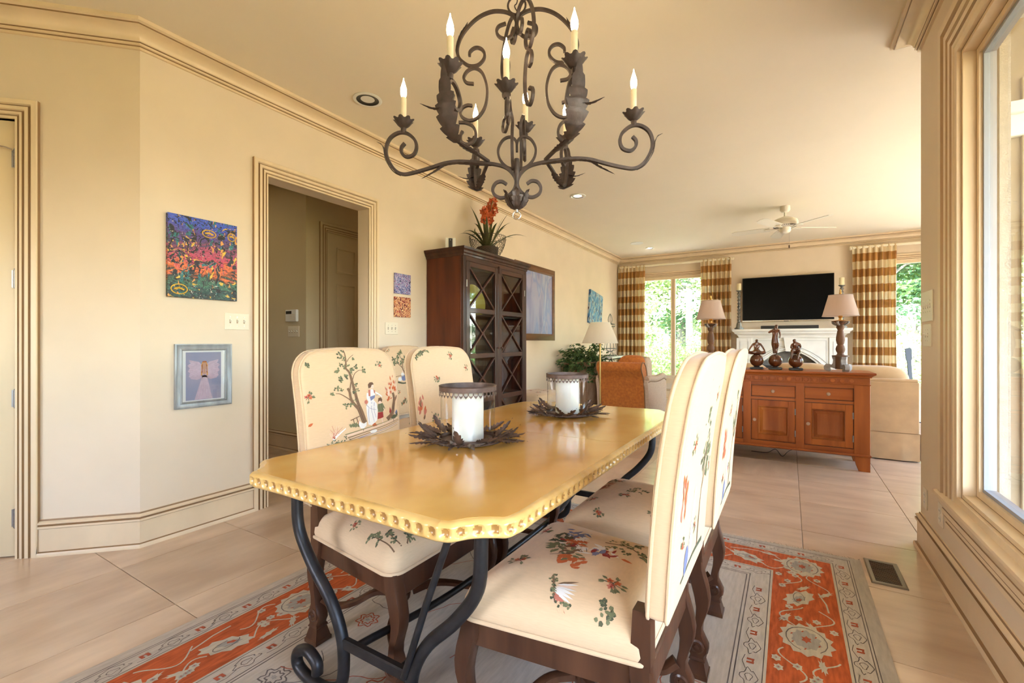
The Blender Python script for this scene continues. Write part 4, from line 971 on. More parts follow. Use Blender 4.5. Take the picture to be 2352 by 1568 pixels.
def cab_door(y0, y1, hinge_left):
    z0, z1 = .095, ZT-.052; s_ = .055
    d = MB().b2((D_-.022, y0, z0), (D_+.006, y0+s_, z1), .003).b2((D_-.022, y1-s_, z0), (D_+.006, y1, z1), .003).build('door', 'cab_dark', cb)
    n_ = 4; hz = (z1-z0-.05)/n_
    for k in range(n_+1):
        zz = z0+k*hz; cbx('door_rail', (D_-.020, y0+s_, zz), (D_+.004, y1-s_, zz+.05), 'cab_rail', .003, d)
    for k in range(n_):
        a, b = z0+k*hz+.05, z0+(k+1)*hz; ya, yb = y0+s_, y1-s_; L_ = math.hypot(yb-ya, b-a); an = math.atan2(b-a, yb-ya)
        for q in (1, -1):
            M_ = Matrix.Translation((D_-.006, (ya+yb)/2, (a+b)/2)) @ Matrix.Rotation(q*an, 4, 'X')
            MB().box((0, 0, 0), (.020 if q > 0 else .016, L_-.012, .020), .003, M=M_).build('lattice_bar', 'cab_rail', d)
    MB().b2((D_-.017, y0+s_-.005, z0+.03), (D_-.0145, y1-s_+.005, z1-.03)).build('pane', 'window_glass', d)
    ky = y1-.028 if hinge_left else y0+.028
    MB().lathe([(.004, 0), (.005, .012), (.012, .018), (.013, .026), (.008, .032), (0, .033)], 14, M=Matrix.Translation((D_+.006, ky, 1.13)) @ Matrix.Rotation(R(90), 4, 'Y')).build('knob', 'cab_dark', d, 40)
    for z in (.3, 1.75): MB().lathe([(.006, 0), (.006, .07)], 8, (D_+.004, y0+.004 if hinge_left else y1-.004, z)).build('hinge', 'pewter', d, 40)
ym = LY/2
cab_door(.047, ym-.012, True); cab_door(ym+.012, LY-.047, False); cbx('centre_stile', (D_-.028, ym-.014, .09), (D_+.010, ym+.014, ZT-.052))
MB().b2((D_, ym-.01, ZT-.11), (D_+.022, ym+.016, ZT-.03), .003).build('door_latch', 'cab_dark', cb)
mat('plate_green', (.34, .32, .06), .25, coat=.5)
MB().lathe([(0, .012), (.09, .012), (.17, .028), (.185, .034), (.187, .031), (.17, .022), (.09, .004), (0, .004)], 40, M=Matrix.Translation((W+.13, Y0+.66, 1.489+.184)) @ Matrix.Rotation(R(90-14), 4, 'Y')).build('platter', 'plate_green', None, 40)
tag(bpy.data.objects['platter'], 'round olive green platter leaning inside the top of the glazed cabinet', 'plate')
for k, (y, h) in enumerate(((.20, .24), (.45, .24))):
    t = thing('cabinet_candlestick', 'slim brass candlestick with ivory taper inside the cabinet, ' + ('left one' if k == 0 else 'right one'), 'candlestick', (W+.25, Y0+y, 1.0685))
    MB().lathe([(.035, 0), (.035, .006), (.012, .016), (.007, .04), (.012, .07), (.006, .09), (.010, .14), (.013, .145), (.013, .16)], 16).build('stick', 'brass' if 'brass' in MATS else 'chrome', t, 40); MB().lathe([(.009, .15), (.007, .30), (0, .302)], 12).build('taper', 'wax', t, 40)
# ---- on top: small white box, orchid bowl
CT = ZT+.082
bx_ = thing('modem_box', 'small white upright device with black front strip on top of the cabinet', 'device', (-3.13, 3.86, CT), R(-50))
MB().b2((-.03, -.055, 0), (.03, .055, .175), .006).build('case', 'white_paint', bx_); MB().b2((.030, -.020, .01), (.034, .022, .168), .002).build('front_strip', 'black', bx_)
MB().lathe([(0, 0), (.004, 0), (.004, .002), (0, .002)], 8, M=Matrix.Translation((.034, .0, .15)) @ Matrix.Rotation(R(90), 4, 'Y')).build('indicator', 'white_paint', bx_)
mat('wicker', (.060, .032, .018), .7, var=.4, vscale=60, bump=.5, bscale=120); mat('wire', (.10, .075, .05), .45, metal=.6)
mat('strap_leaf', (.085, .088, .020), .45, var=.35, vscale=10); mat('orchid', (.62, .13, .025), .55, col2=(.42, .06, .02), vscale=30); mat('stem_green', (.22, .24, .06), .5)
OX, OY = -2.985, 4.36
wb = thing('wire_bowl', 'openwork wire bowl on the dark cabinet holding the orchid basket', 'bowl', (OX, OY, CT))
def bowl_r(h): return .085+.125*math.sin(min(1, h/.26)*PI/2)**.75
lat = MB(); rows = 9
for k in range(rows):
    h = .012+k*.245/(rows-1); r_ = bowl_r(h); nn = 30
    for i in range(nn):
        a = 2*PI*(i+.5*(k % 2))/nn; s_ = r_*PI/nn*.92
        c = Vector((r_*math.cos(a), r_*math.sin(a), h)); tdir = Vector((-math.sin(a), math.cos(a), 0)); ud = Vector((math.cos(a)*.35, math.sin(a)*.35, 1)).normalized()
        lat.tube([c+tdir*s_*math.cos(b)+ud*s_*.75*math.sin(b) for b in np.linspace(0, 2*PI, 9)[:-1]], .0016, 4, True)
lo = lat.build('wire_loops', 'wire', wb, 60)
MB().lathe([(0, 0), (.08, 0), (.085, .006), (.08, .010), (0, .010)], 28).build('foot', 'wire', wb, 40)
MB().tube([(bowl_r(.26)*math.cos(a), bowl_r(.26)*math.sin(a), .262) for a in np.linspace(0, 2*PI, 41)[:-1]], .0028, 6, True).build('rim_wire', 'wire', wb, 60)
oc = thing('orchid_plant', 'orange artificial orchid with strap leaves in a wicker pot', 'plant', (OX, OY, CT+.011))
MB().lathe([(0, 0), (.10, 0), (.12, .06), (.128, .13), (.12, .135), (.11, .12), (0, .115)], 30).build('wicker_pot', 'wicker', oc, 40)
ro = random.Random(4)
def strap(a, L_, lean, droop, w_=.017):
    mb = MB(); n_ = 12; vs = []; p = Vector((.03*math.cos(a), .03*math.sin(a), .11)); el = PI/2-lean; 
    for i in range(n_+1):
        t = i/n_; ww = w_*math.sin(PI*min(1, .25+t*.75))**.7*(1 if t < .8 else (1-t)/.2*.95+.05); sdv = Vector((-math.sin(a), math.cos(a), 0))
        up_ = Vector((-math.cos(a)*math.sin(el), -math.sin(a)*math.sin(el), math.cos(el)))
        p.x = max(p.x, -.215); vs += [p-sdv*ww+up_*ww*.35, p, p+sdv*ww+up_*ww*.35]
        p = p+Vector((math.cos(a)*math.cos(el), math.sin(a)*math.cos(el), math.sin(el)))*(L_/n_); el -= droop/n_*(.3+1.4*t)
    mb.add(vs, [[i*3+k, i*3+k+1, i*3+4+k, i*3+3+k] for i in range(n_) for k in range(2)]); return mb.build('strap_leaf', 'strap_leaf', oc, 60)
for deg, L_, ln, dr in ((-100, .52, .35, .5), (-75, .50, .75, 1.3), (-110, .42, .8, 1.5), (-60, .40, .25, .2), (60, .55, .40, .3), (80, .58, .5, .9), (100, .50, .95, .9), (40, .45, .3, .3), (70, .42, .7, 1.2), (110, .5, .35, .35), (-90, .46, .15, .1), (0, .40, .5, .9), (170, .42, .5, .8), (30, .48, .8, 1.4), (-40, .45, .7, 1.1), (-85, .55, .95, 1.5), (90, .56, .62, .7)):
    strap(R(deg), L_, ln, dr)
def flower(c, s_, nrm_):
    mb = MB(); n_ = Vector(nrm_).normalized(); a_ = n_.orthogonal().normalized(); b_ = n_.cross(a_)
    for k in range(5):
        t = 2*PI*k/5+ro.uniform(-.2, .2); d = a_*math.cos(t)+b_*math.sin(t); q = n_.cross(d)
        mb.add([c, c+d*s_*.5+q*s_*.36+n_*s_*.1, c+d*s_+n_*s_*.28, c+d*s_*.5-q*s_*.36+n_*s_*.1], [[0, 1, 2, 3]])
    for k in range(3):
        t = 2*PI*k/3; d = a_*math.cos(t)+b_*math.sin(t); mb.add([c, c+n_*s_*.5+d*s_*.22, c+n_*s_*.62, c+n_*s_*.35-d*s_*.1], [[0, 1, 2, 3]])
    return mb.build('flower', 'orchid', oc)
for k, (sx, sy, h) in enumerate(((.02, .05, .72), (-.01, -.06, .58), (.0, .10, .66))):
    pth_ = smooth_path([(0, sy*.2, .11), (sx*.5, sy*.6, .11+h*.5), (sx, sy, h*.85), (sx*1.5, sy*1.5, h)], 6)
    MB().tube(pth_, .004, 6).build('flower_stem', 'stem_green', oc, 60)
    for i in range(13):
        p = pth_[int(len(pth_)*(.34+.60*i/13))]; a = ro.uniform(0, 2*PI); c = p+Vector((math.cos(a)*.035, math.sin(a)*.035, ro.uniform(-.01, .01))); flower(c, .046, (math.cos(a)+.6, math.sin(a)-.3, .2))
# ================================================================== PICTURES ON THE LEFT WALL
def canvas_mat(name, cols, scale=6, warp=3, seed=0, stretch=(1, 1, 1), hard=False):
    m = bpy.data.materials.new(name); m.use_nodes = True; t = m.node_tree; n = t.nodes; L = t.links; b = n['Principled BSDF']; b.inputs['Roughness'].default_value = .45
    tc = n.new('ShaderNodeTexCoord'); mp = n.new('ShaderNodeMapping'); mp.inputs['Scale'].default_value = stretch; mp.inputs['Location'].default_value = (seed, seed*1.7, seed*.3); L.new(tc.outputs['Object'], mp.inputs[0])
    nz = n.new('ShaderNodeTexNoise'); nz.inputs['Scale'].default_value = scale; nz.inputs['Detail'].default_value = 5; nz.inputs['Distortion'].default_value = warp; L.new(mp.outputs[0], nz.inputs['Vector'])
    rp = n.new('ShaderNodeValToRGB'); rp.color_ramp.interpolation = 'CONSTANT' if hard else 'EASE'; e_ = rp.color_ramp.elements
    for k, (p, c) in enumerate(cols):
        if k < 2: e_[k].position = p; e_[k].color = (*c, 1)
        else: q = e_.new(p); q.color = (*c, 1)
    L.new(nz.outputs['Fac'], rp.inputs[0]); L.new(rp.outputs[0], b.inputs['Base Color'])
    bp_ = n.new('ShaderNodeBump'); bp_.inputs['Strength'].default_value = .4; bp_.inputs['Distance'].default_value = .006; L.new(nz.outputs['Fac'], bp_.inputs['Height']); L.new(bp_.outputs[0], b.inputs['Normal'])
    MATS[name] = m; return m
def abstract_mat():
    """thick abstract painting: blue-violet at the top, crimson-orange band, dark green-black base, yellow and black gestures."""
    m = bpy.data.materials.new('abstract_paint'); m.use_nodes = True; t = m.node_tree; n = t.nodes; L = t.links; b = n['Principled BSDF']; b.inputs['Roughness'].default_value = .35
    tc = n.new('ShaderNodeTexCoord'); sp = n.new('ShaderNodeSeparateXYZ'); L.new(tc.outputs['Object'], sp.inputs[0])
    def ns(sc, dist, st=(1, 1, 1), det=5):
        mp = n.new('ShaderNodeMapping'); mp.inputs['Scale'].default_value = st; L.new(tc.outputs['Object'], mp.inputs[0]); q = n.new('ShaderNodeTexNoise'); q.inputs['Scale'].default_value = sc; q.inputs['Detail'].default_value = det; q.inputs['Distortion'].default_value = dist; L.new(mp.outputs[0], q.inputs['Vector']); return q.outputs['Fac']
    mr = n.new('ShaderNodeMapRange'); mr.inputs['From Min'].default_value = -.26; mr.inputs['From Max'].default_value = .26; L.new(sp.outputs['Z'], mr.inputs['Value'])
    ad = n.new('ShaderNodeMath'); ad.operation = 'MULTIPLY_ADD'; ad.inputs[1].default_value = .55; L.new(ns(9, 1.5, (1, 1, 1.8)), ad.inputs[0]); L.new(mr.outputs[0], ad.inputs[2])
    rp = n.new('ShaderNodeValToRGB'); e_ = rp.color_ramp.elements
    st = [(.22, (.012, .016, .022)), (.34, (.02, .07, .06)), (.46, (.05, .16, .09)), (.54, (.03, .02, .02)), (.62, (.75, .16, .03)), (.74, (.55, .05, .10)), (.86, (.45, .07, .14)), (.95, (.10, .04, .10)), (1.05, (.10, .05, .22)), (1.2, (.05, .10, .55))]
    mx = 1.3
    for k, (p, c) in enumerate(st):
        if k < 2: e_[k].position = p/mx; e_[k].color = (*c, 1)
        else: q = e_.new(p/mx); q.color = (*c, 1)
    dv = n.new('ShaderNodeMath'); dv.operation = 'DIVIDE'; dv.inputs[1].default_value = mx; L.new(ad.outputs[0], dv.inputs[0]); L.new(dv.outputs[0], rp.inputs[0])
    cur = rp.outputs[0]
    for sc, dist, stv, lo_, hi_, col in ((11, 2.2, (1, 1, 1.2), .605, .625, (.80, .48, .05)), (8, 3, (1, 1, .8), .585, .62, (.02, .17, .18)), (12, 3.5, (1, 1, .8), .555, .575, (.012, .010, .014)), (24, 4, (1, .6, 1.6), .57, .585, (.012, .010, .012)), (16, 2, (1, 1.5, .7), .64, .655, (.70, .30, .06)), (34, 3, (1, 1, 1), .66, .68, (.55, .50, .42))):
        r2 = n.new('ShaderNodeValToRGB'); r2.color_ramp.elements[0].position = lo_; r2.color_ramp.elements[1].position = hi_; L.new(ns(sc, dist, stv), r2.inputs[0])
        mi = n.new('ShaderNodeMix'); mi.data_type = 'RGBA'; L.new(r2.outputs[0], mi.inputs['Factor']); L.new(cur, mi.inputs['A']); mi.inputs['B'].default_value = (*col, 1); cur = mi.outputs['Result']
    L.new(cur, b.inputs['Base Color']); bb = n.new('ShaderNodeBump'); bb.inputs['Strength'].default_value = .5; bb.inputs['Distance'].default_value = .008; L.new(ns(22, 3), bb.inputs['Height']); L.new(bb.outputs[0], b.inputs['Normal'])
    MATS['abstract_paint'] = m
abstract_mat()
mat('canvas_dark', (.03, .025, .05), .6)
ap_ = thing('abstract_painting', 'thickly painted multicoloured abstract canvas on the wall left of the doorway', 'painting', (W, 1.475, 1.73))
MB().b2((.001, -.203, -.256), (.026, .203, .256), .001).build('canvas', 'abstract_paint', ap_)
yl = [(.75, .45, .04), (.02, .015, .02)]
mat('paint_yellow', (.75, .44, .05), .35, var=.3, vscale=60); mat('paint_black', (.015, .012, .015), .35)
for cy_, cz_, a_, b_ in ((.028, .168, .040, .024), (.168, .172, .024, .026), (-.142, -.205, .044, .030)):
    dd = MB(); dd.tube([(.0262, cy_+a_*math.cos(q), cz_+b_*math.sin(q)) for q in np.linspace(0, 2*PI, 25)[:-1]], .0032, 5, True)
    dd.tube([(.0262, cy_-a_*.6, cz_), (.0266, cy_, cz_+b_*.25), (.0262, cy_+a_*.6, cz_-b_*.1)], .006, 5); dd.build('paint_ridge', 'paint_yellow', ap_, 60)['kind'] = 'stuff'
# angel print
mat('frame_grey', (.33, .34, .34), .4, metal=.3, var=.25, vscale=20, stretch=(1, 1, .3)); mat('mat_white', (.80, .78, .76), .8); mat('lilac', (.36, .32, .42), .7, col2=(.27, .28, .40), vscale=8)
mat('angel_pink', (.58, .42, .50), .8, var=.12, vscale=40); mat('angel_skin', (.55, .30, .20), .8); mat('angel_hair', (.34, .09, .03), .8); mat('angel_gold', (.70, .36, .10), .8); mat('angel_line', (.70, .60, .66), .8)
an = thing('angel_print', 'grey framed print of a pale pink winged angel below the abstract painting', 'picture', (W, 1.481, .981))
fw = .042; hw, hh = .167, .203
fpz = [(0, 0), (0, .014), (.006, .018), (.014, .014), (.030, .018), (.036, .022), (fw, .020), (fw, 0)]
MB().sweep([(a-fw, b) for a, b in fpz], [(0, -hw, -hh), (0, -hw, hh), (0, hw, hh), (0, hw, -hh)], (1, 0, 0), True).build('frame', 'frame_grey', an, 30)
MB().b2((.002, -hw+.03, -hh+.03), (.008, hw-.03, hh-.03)).build('mount', 'mat_white', an); MB().b2((.008, -.105, -.155), (.0086, .103, .150)).build('picture_sheet', 'lilac', an)
ag = MB(); 
def fl2(pts, c, x): ag.add([(x, a, b) for a, b in pts], [list(range(len(pts)))], c)
fl2([(-.010, .0), (.016, .0), (.050, -.153), (-.056, -.153)], 0, .0089)
for s_ in (-1, 1): fl2([(0, .05), (s_*.03, .088), (s_*.088, .102), (s_*.078, .080), (s_*.096, .066), (s_*.082, .048), (s_*.094, .030), (s_*.080, .016), (s_*.088, -.002), (s_*.074, -.020), (s_*.04, -.026), (0, -.01)], 0, .0089)
fl2([(-.02, .0), (.024, .0), (.016, .03), (-.012, .03)], 0, .0090)
fl2([(.002+.015*math.cos(q), .060+.026*math.sin(q)) for q in np.linspace(0, 2*PI, 17)[:-1]], 1, .0091); fl2([(-.005, .035), (.009, .035), (.012, .01), (-.008, .01)], 1, .0091)
for s_ in (-1, 1):
    fl2([(.002, .094), (.002+s_*.012, .090), (.002+s_*.010, .078), (.002, .084)], 3, .0092); fl2([(.002+s_*.012, .090), (.002+s_*.020, .065), (.002+s_*.012, .062), (.002+s_*.010, .078)], 3, .0092); fl2([(.002+s_*.020, .065), (.002+s_*.021, .0), (.002+s_*.012, .0), (.002+s_*.012, .062)], 3, .0092); fl2([(.002+s_*.010, .080), (.002+s_*.016, .062), (.002+s_*.017, .012), (.002+s_*.011, .02)], 2, .0094)
fl2([(-.012, .084), (.016, .084), (.013, .092), (-.009, .092)], 2, .0095)
for s_ in (-1, 1):
    for k in range(7): ag.tube([(.0091, s_*.012, .03+k*.004), (.0091, s_*.05, .035+k*.009-.02), (.0091, s_*.088, -.005+k*.016)], .0007, 4, mi=4)
for k in range(5): ag.tube([(.0091, -.008+k*.005, -.01), (.0091, -.024+k*.012, -.08), (.0091, -.04+k*.02, -.148)], .0007, 4, mi=4)
ag.build('angel_figure', ['angel_pink', 'angel_skin', 'angel_hair', 'angel_gold', 'angel_line'], an)
MB().b2((.0115, -hw+.04, -hh+.04), (.0128, hw-.04, hh-.04)).build('pane', 'clear_glass', an)
# two small square canvases
canvas_mat('blue_swirl', [(.30, (.02, .02, .05)), (.40, (.10, .13, .40)), (.48, (.60, .55, .62)), (.54, (.10, .10, .30)), (.60, (.35, .05, .12)), (.66, (.15, .25, .60))], 30, 2.2, 1, hard=True)
canvas_mat('red_swirl', [(.34, (.12, .01, .01)), (.45, (.45, .03, .01)), (.50, (.72, .45, .18)), (.54, (.80, .60, .32)), (.58, (.50, .05, .02)), (.66, (.75, .40, .10))], 34, 2.0, 4, hard=True)
for nm, zc_, m_, lb in (('swirl_canvas', 1.762, 'blue_swirl', 'small blue and violet swirl canvas, upper of the pair right of the doorway'), ('swirl_canvas', 1.535, 'red_swirl', 'small red and cream swirl canvas, lower of the pair right of the doorway')):
    tag(MB().box((0, 0, 0), (.018, .212, .196), .001).build(nm, m_, None, None, (W+.0105, 3.25, zc_)), lb, 'painting')
# large framed lilac painting beyond the cabinet
canvas_mat('lilac_paint', [(.30, (.18, .20, .36)), (.42, (.27, .26, .42)), (.50, (.36, .33, .46)), (.58, (.24, .28, .48)), (.68, (.42, .42, .52))], 2.2, 1.2, 3, (1, 1.6, .6))
wood('frame_wood', (.20, .090, .035), (.11, .045, .018), .4, 'y', 2)
lp = thing('lilac_painting', 'large misty lilac painting in a brown wooden frame beyond the cabinet', 'painting', (W, 6.02, 1.775))
hw, hh, fw = .625, .56, .10
MB().sweep([(a-fw, b) for a, b in [(0, 0), (0, .02), (.02, .034), (.06, .03), (.09, .016), (fw, .014), (fw, 0)]], [(0, -hw, -hh), (0, -hw, hh), (0, hw, hh), (0, hw, -hh)], (1, 0, 0), True).build('frame', 'frame_wood', lp, 30)
MB().b2((.002, -hw+.09, -hh+.09), (.012, hw-.09, hh-.09)).build('canvas', 'lilac_paint', lp)
canvas_mat('blue_dancers', [(.28, (.02, .03, .06)), (.40, (.05, .13, .32)), (.50, (.10, .30, .50)), (.58, (.45, .50, .52)), (.64, (.03, .03, .06)), (.72, (.5, .12, .06))], 5, 2, 9, (1, 1.6, .8))
bl = thing('blue_painting', 'blue abstract canvas hung slightly askew on the wall above the pot plant', 'painting', (W, 8.42, 1.83))
bl.rotation_euler = (R(-8), 0, 0)
MB().b2((.001, -.33, -.32), (.045, .33, .32), .002).build('canvas', 'blue_dancers', bl)
# ================================================================== SWITCHES, OUTLETS, KEYPAD
def switchplate(loc, rz, w_, h, gang, label, toggles=True, name='switch_plate'):
    t = thing(name, label, 'switch' if toggles else 'outlet', loc, rz)      # local +x out of the wall
    MB().b2((0, -w_/2, -h/2), (.006, w_/2, h/2), .0025).build('plate', 'plate_almond', t)
    for k in range(gang):
        y = (k-(gang-1)/2)*.046
        if toggles:
            MB().b2((.006, y-.005, -.012), (.0065, y+.005, .012)).build('slot', 'glaze', t); MB().prism([(.006, -.006), (.019, .006), (.019, .012), (.006, .006)], y-.0038, y+.0038, 'y').build('toggle', 'white_plastic', t)
            for z in (-.030, .030): MB().lathe([(.003, 0), (.0025, .001), (0, .0012)], 8, M=Matrix.Translation((.006, y, z)) @ Matrix.Rotation(R(90), 4, 'Y')).build('screw', 'chrome', t)
        else:
            for z in (-.02, .02):
                r_ = MB().lathe([(.0165, 0), (.0165, .002), (0, .002)], 20, M=Matrix.Translation((.006, y, z)) @ Matrix.Rotation(R(90), 4, 'Y')).build('receptacle', 'white_plastic', t)
                MB().b2((.008, y-.007, z-.004), (.0083, y-.005, z+.005)).b2((.008, y+.005, z-.004), (.0083, y+.007, z+.005)).build('slots', 'dark_slot', r_)
    return t
switchplate((W, 1.69, 1.337), 0, .162, .114, 3, 'almond triple switch plate beside the doorway, next to the abstract painting')
switchplate((W, 3.115, 1.325), 0, .162, .114, 3, 'almond triple switch plate under the small swirl canvases')
switchplate((RXW, 3.36, 1.395), PI, .23, .17, 4, 'upper almond switch plate on the right wall by the window'); switchplate((RXW, 3.36, 1.235), PI, .165, .125, 2, 'lower almond switch plate on the right wall by the window')
switchplate((RXW, 3.405, .315), PI, .08, .115, 1, 'almond outlet low on the right wall near its end', False, 'wall_outlet'); switchplate((RXW, 3.10, .322), PI, .08, .115, 1, 'almond outlet under the window stool end', False, 'wall_outlet')
switchplate((-4.625, 3.01, 1.31), -PI/2, .20, .115, 4, 'switch plate in the passage under the keypad')
kp = thing('alarm_keypad', 'white alarm keypad with dark display in the passage', 'keypad', (-4.638, 3.01, 1.482), -PI/2)
MB().b2((0, -.10, -.065), (.03, .10, .065), .006).build('case', 'white_paint', kp); MB().b2((.030, -.085, .018), (.0315, .015, .05)).build('display', 'black', kp)
for i in range(3):
    for j in range(4): MB().b2((.030, -.01+i*.03, -.05+j*.018), (.033, .012+i*.03, -.038+j*.018), .002).build('key', 'plate_almond', kp)
# floor vent
vt = thing('floor_vent', 'brown metal floor register beside the rug corner', 'vent', (.423, 3.015, .0), 0)
MB().sweep([(0, 0), (0, .004), (-.006, .007), (-.020, .006), (-.022, .001), (-.022, 0)], [(-.072, -.148, 0), (-.072, .148, 0), (.072, .148, 0), (.072, -.148, 0)], (0, 0, -1) if False else (0, 0, 1), True).build('frame', 'vent_bronze' if 'vent_bronze' in MATS else 'pewter', vt, 30)
MB().b2((-.052, -.128, .0002), (.052, .128, .001)).build('duct_gap', 'dark_slot', vt)
for k in range(20): MB().box((0, -.120+k*.0126, .003), (.104, .0062, .004)).build('louvre', 'cab_rail', vt)
# ================================================================== RUG
def wool(name, c, v=.16): mat(name, c, .95, var=v, vscale=26, stretch=(3, .5, 1), bump=.25, bscale=420, detail=6, spec=.2)
wool('rug_cream', (.52, .44, .355), .12); wool('rug_pale', (.46, .395, .32), .10); wool('rug_orange', (.50, .105, .033), .30); wool('rug_ivory', (.52, .44, .33), .12); wool('rug_line', (.17, .135, .12), .2); wool('rug_grey', (.36, .32, .27), .15); wool('rug_red', (.42, .10, .05), .2)
RG = (-2.183, .332, -.35, 3.105); RZ = .009
rg = thing('area_rug', 'oriental rug with orange floral border and pale field under the dining table', 'rug', ((RG[0]+RG[1])/2, (RG[2]+RG[3])/2, 0))
rw, rh = (RG[1]-RG[0])/2, (RG[3]-RG[2])/2
MB().b2((-rw, -rh, .0003), (rw, rh, RZ-.002), .002).build('pile', 'rug_cream', rg)
class Flat:
    def __init__(s): s.mb = MB(); s.k = 0
    def poly(s, pts, mi, z): s.k += 1; zz = z+.00002*(s.k % 20); s.mb.add([(x, y, zz) for x, y in pts], [list(range(len(pts)))], mi)
    def line(s, pts, w_, mi, z, closed=False):
        P = [Vector((x, y, 0)) for x, y in pts]; n_ = len(P)
        for i in range(n_ if closed else n_-1):
            a, b = P[i], P[(i+1) % n_]; d = b-a
            if d.length < 1e-6: continue
            q = Vector((-d.y, d.x, 0)).normalized()*w_/2; e_ = d.normalized()*w_*.3
            s.poly([((a-e_+q).x, (a-e_+q).y), ((b+e_+q).x, (b+e_+q).y), ((b+e_-q).x, (b+e_-q).y), ((a-e_-q).x, (a-e_-q).y)], mi, z)
F_ = Flat(); rr_ = random.Random(12)
ZA, ZB, ZC, ZD = RZ-.0018, RZ-.0012, RZ-.0006, RZ
def ring(o0, o1, mi, z, e0=None, e1=None):
    """rectangular band between offsets from the rug edge (e*: offsets at the two ends)."""
    e0 = o0 if e0 is None else e0; e1 = o1 if e1 is None else e1
    a = (-rw+o0, -rh+e0, rw-o0, rh-e0); b = (-rw+o1, -rh+e1, rw-o1, rh-e1)
    A_ = [(a[0], a[1]), (a[2], a[1]), (a[2], a[3]), (a[0], a[3])]; B_ = [(b[0], b[1]), (b[2], b[1]), (b[2], b[3]), (b[0], b[3])]
    for k in range(4): F_.poly([A_[k], A_[(k+1) % 4], B_[(k+1) % 4], B_[k]], mi, z)
ORANGE, IVORY, LINE, GREY, RED, PALE = 0, 1, 2, 3, 4, 5
O0, O1, E0, E1 = .143, .402, .128, .368
ring(O0, O1, ORANGE, ZA, E0, E1); ring(O0-.009, O0, IVORY, ZA, E0-.009, E0); ring(O1, O1+.009, IVORY, ZA, E1, E1+.009)
for a, b in ((.050, .0535), (.060, .0635), (O0-.013, O0-.0095), (O1+.0095, O1+.013), (.500, .5045), (.514, .5185)): ring(a, b, LINE, ZA, a-.015 if a < .2 else a-.034, b-.015 if a < .2 else b-.034)
ring(0, .048, PALE, ZA-.0003)
def side_frames():
    """yield (origin, along, inward, length) for the four sides, origin at the outer corner."""
    yield Vector((-rw, -rh, 0)), Vector((0, 1, 0)), Vector((1, 0, 0)), 2*rh
    yield Vector((rw, rh, 0)), Vector((0, -1, 0)), Vector((-1, 0, 0)), 2*rh
    yield Vector((-rw, rh, 0)), Vector((1, 0, 0)), Vector((0, -1, 0)), 2*rw
    yield Vector((rw, -rh, 0)), Vector((-1, 0, 0)), Vector((0, 1, 0)), 2*rw
def jag(cx, cy, a, b, n_, depth, T, mi, z, rot=0):
    pts = []
    for k in range(n_*2):
        t = PI*k/n_; f = 1-(depth if k % 2 else 0)*rr_.uniform(.7, 1.2); x, y = a*f*math.cos(t), b*f*math.sin(t)
        pts.append(T(cx+x*math.cos(rot)-y*math.sin(rot), cy+x*math.sin(rot)+y*math.cos(rot)))
    F_.poly(pts, mi, z)
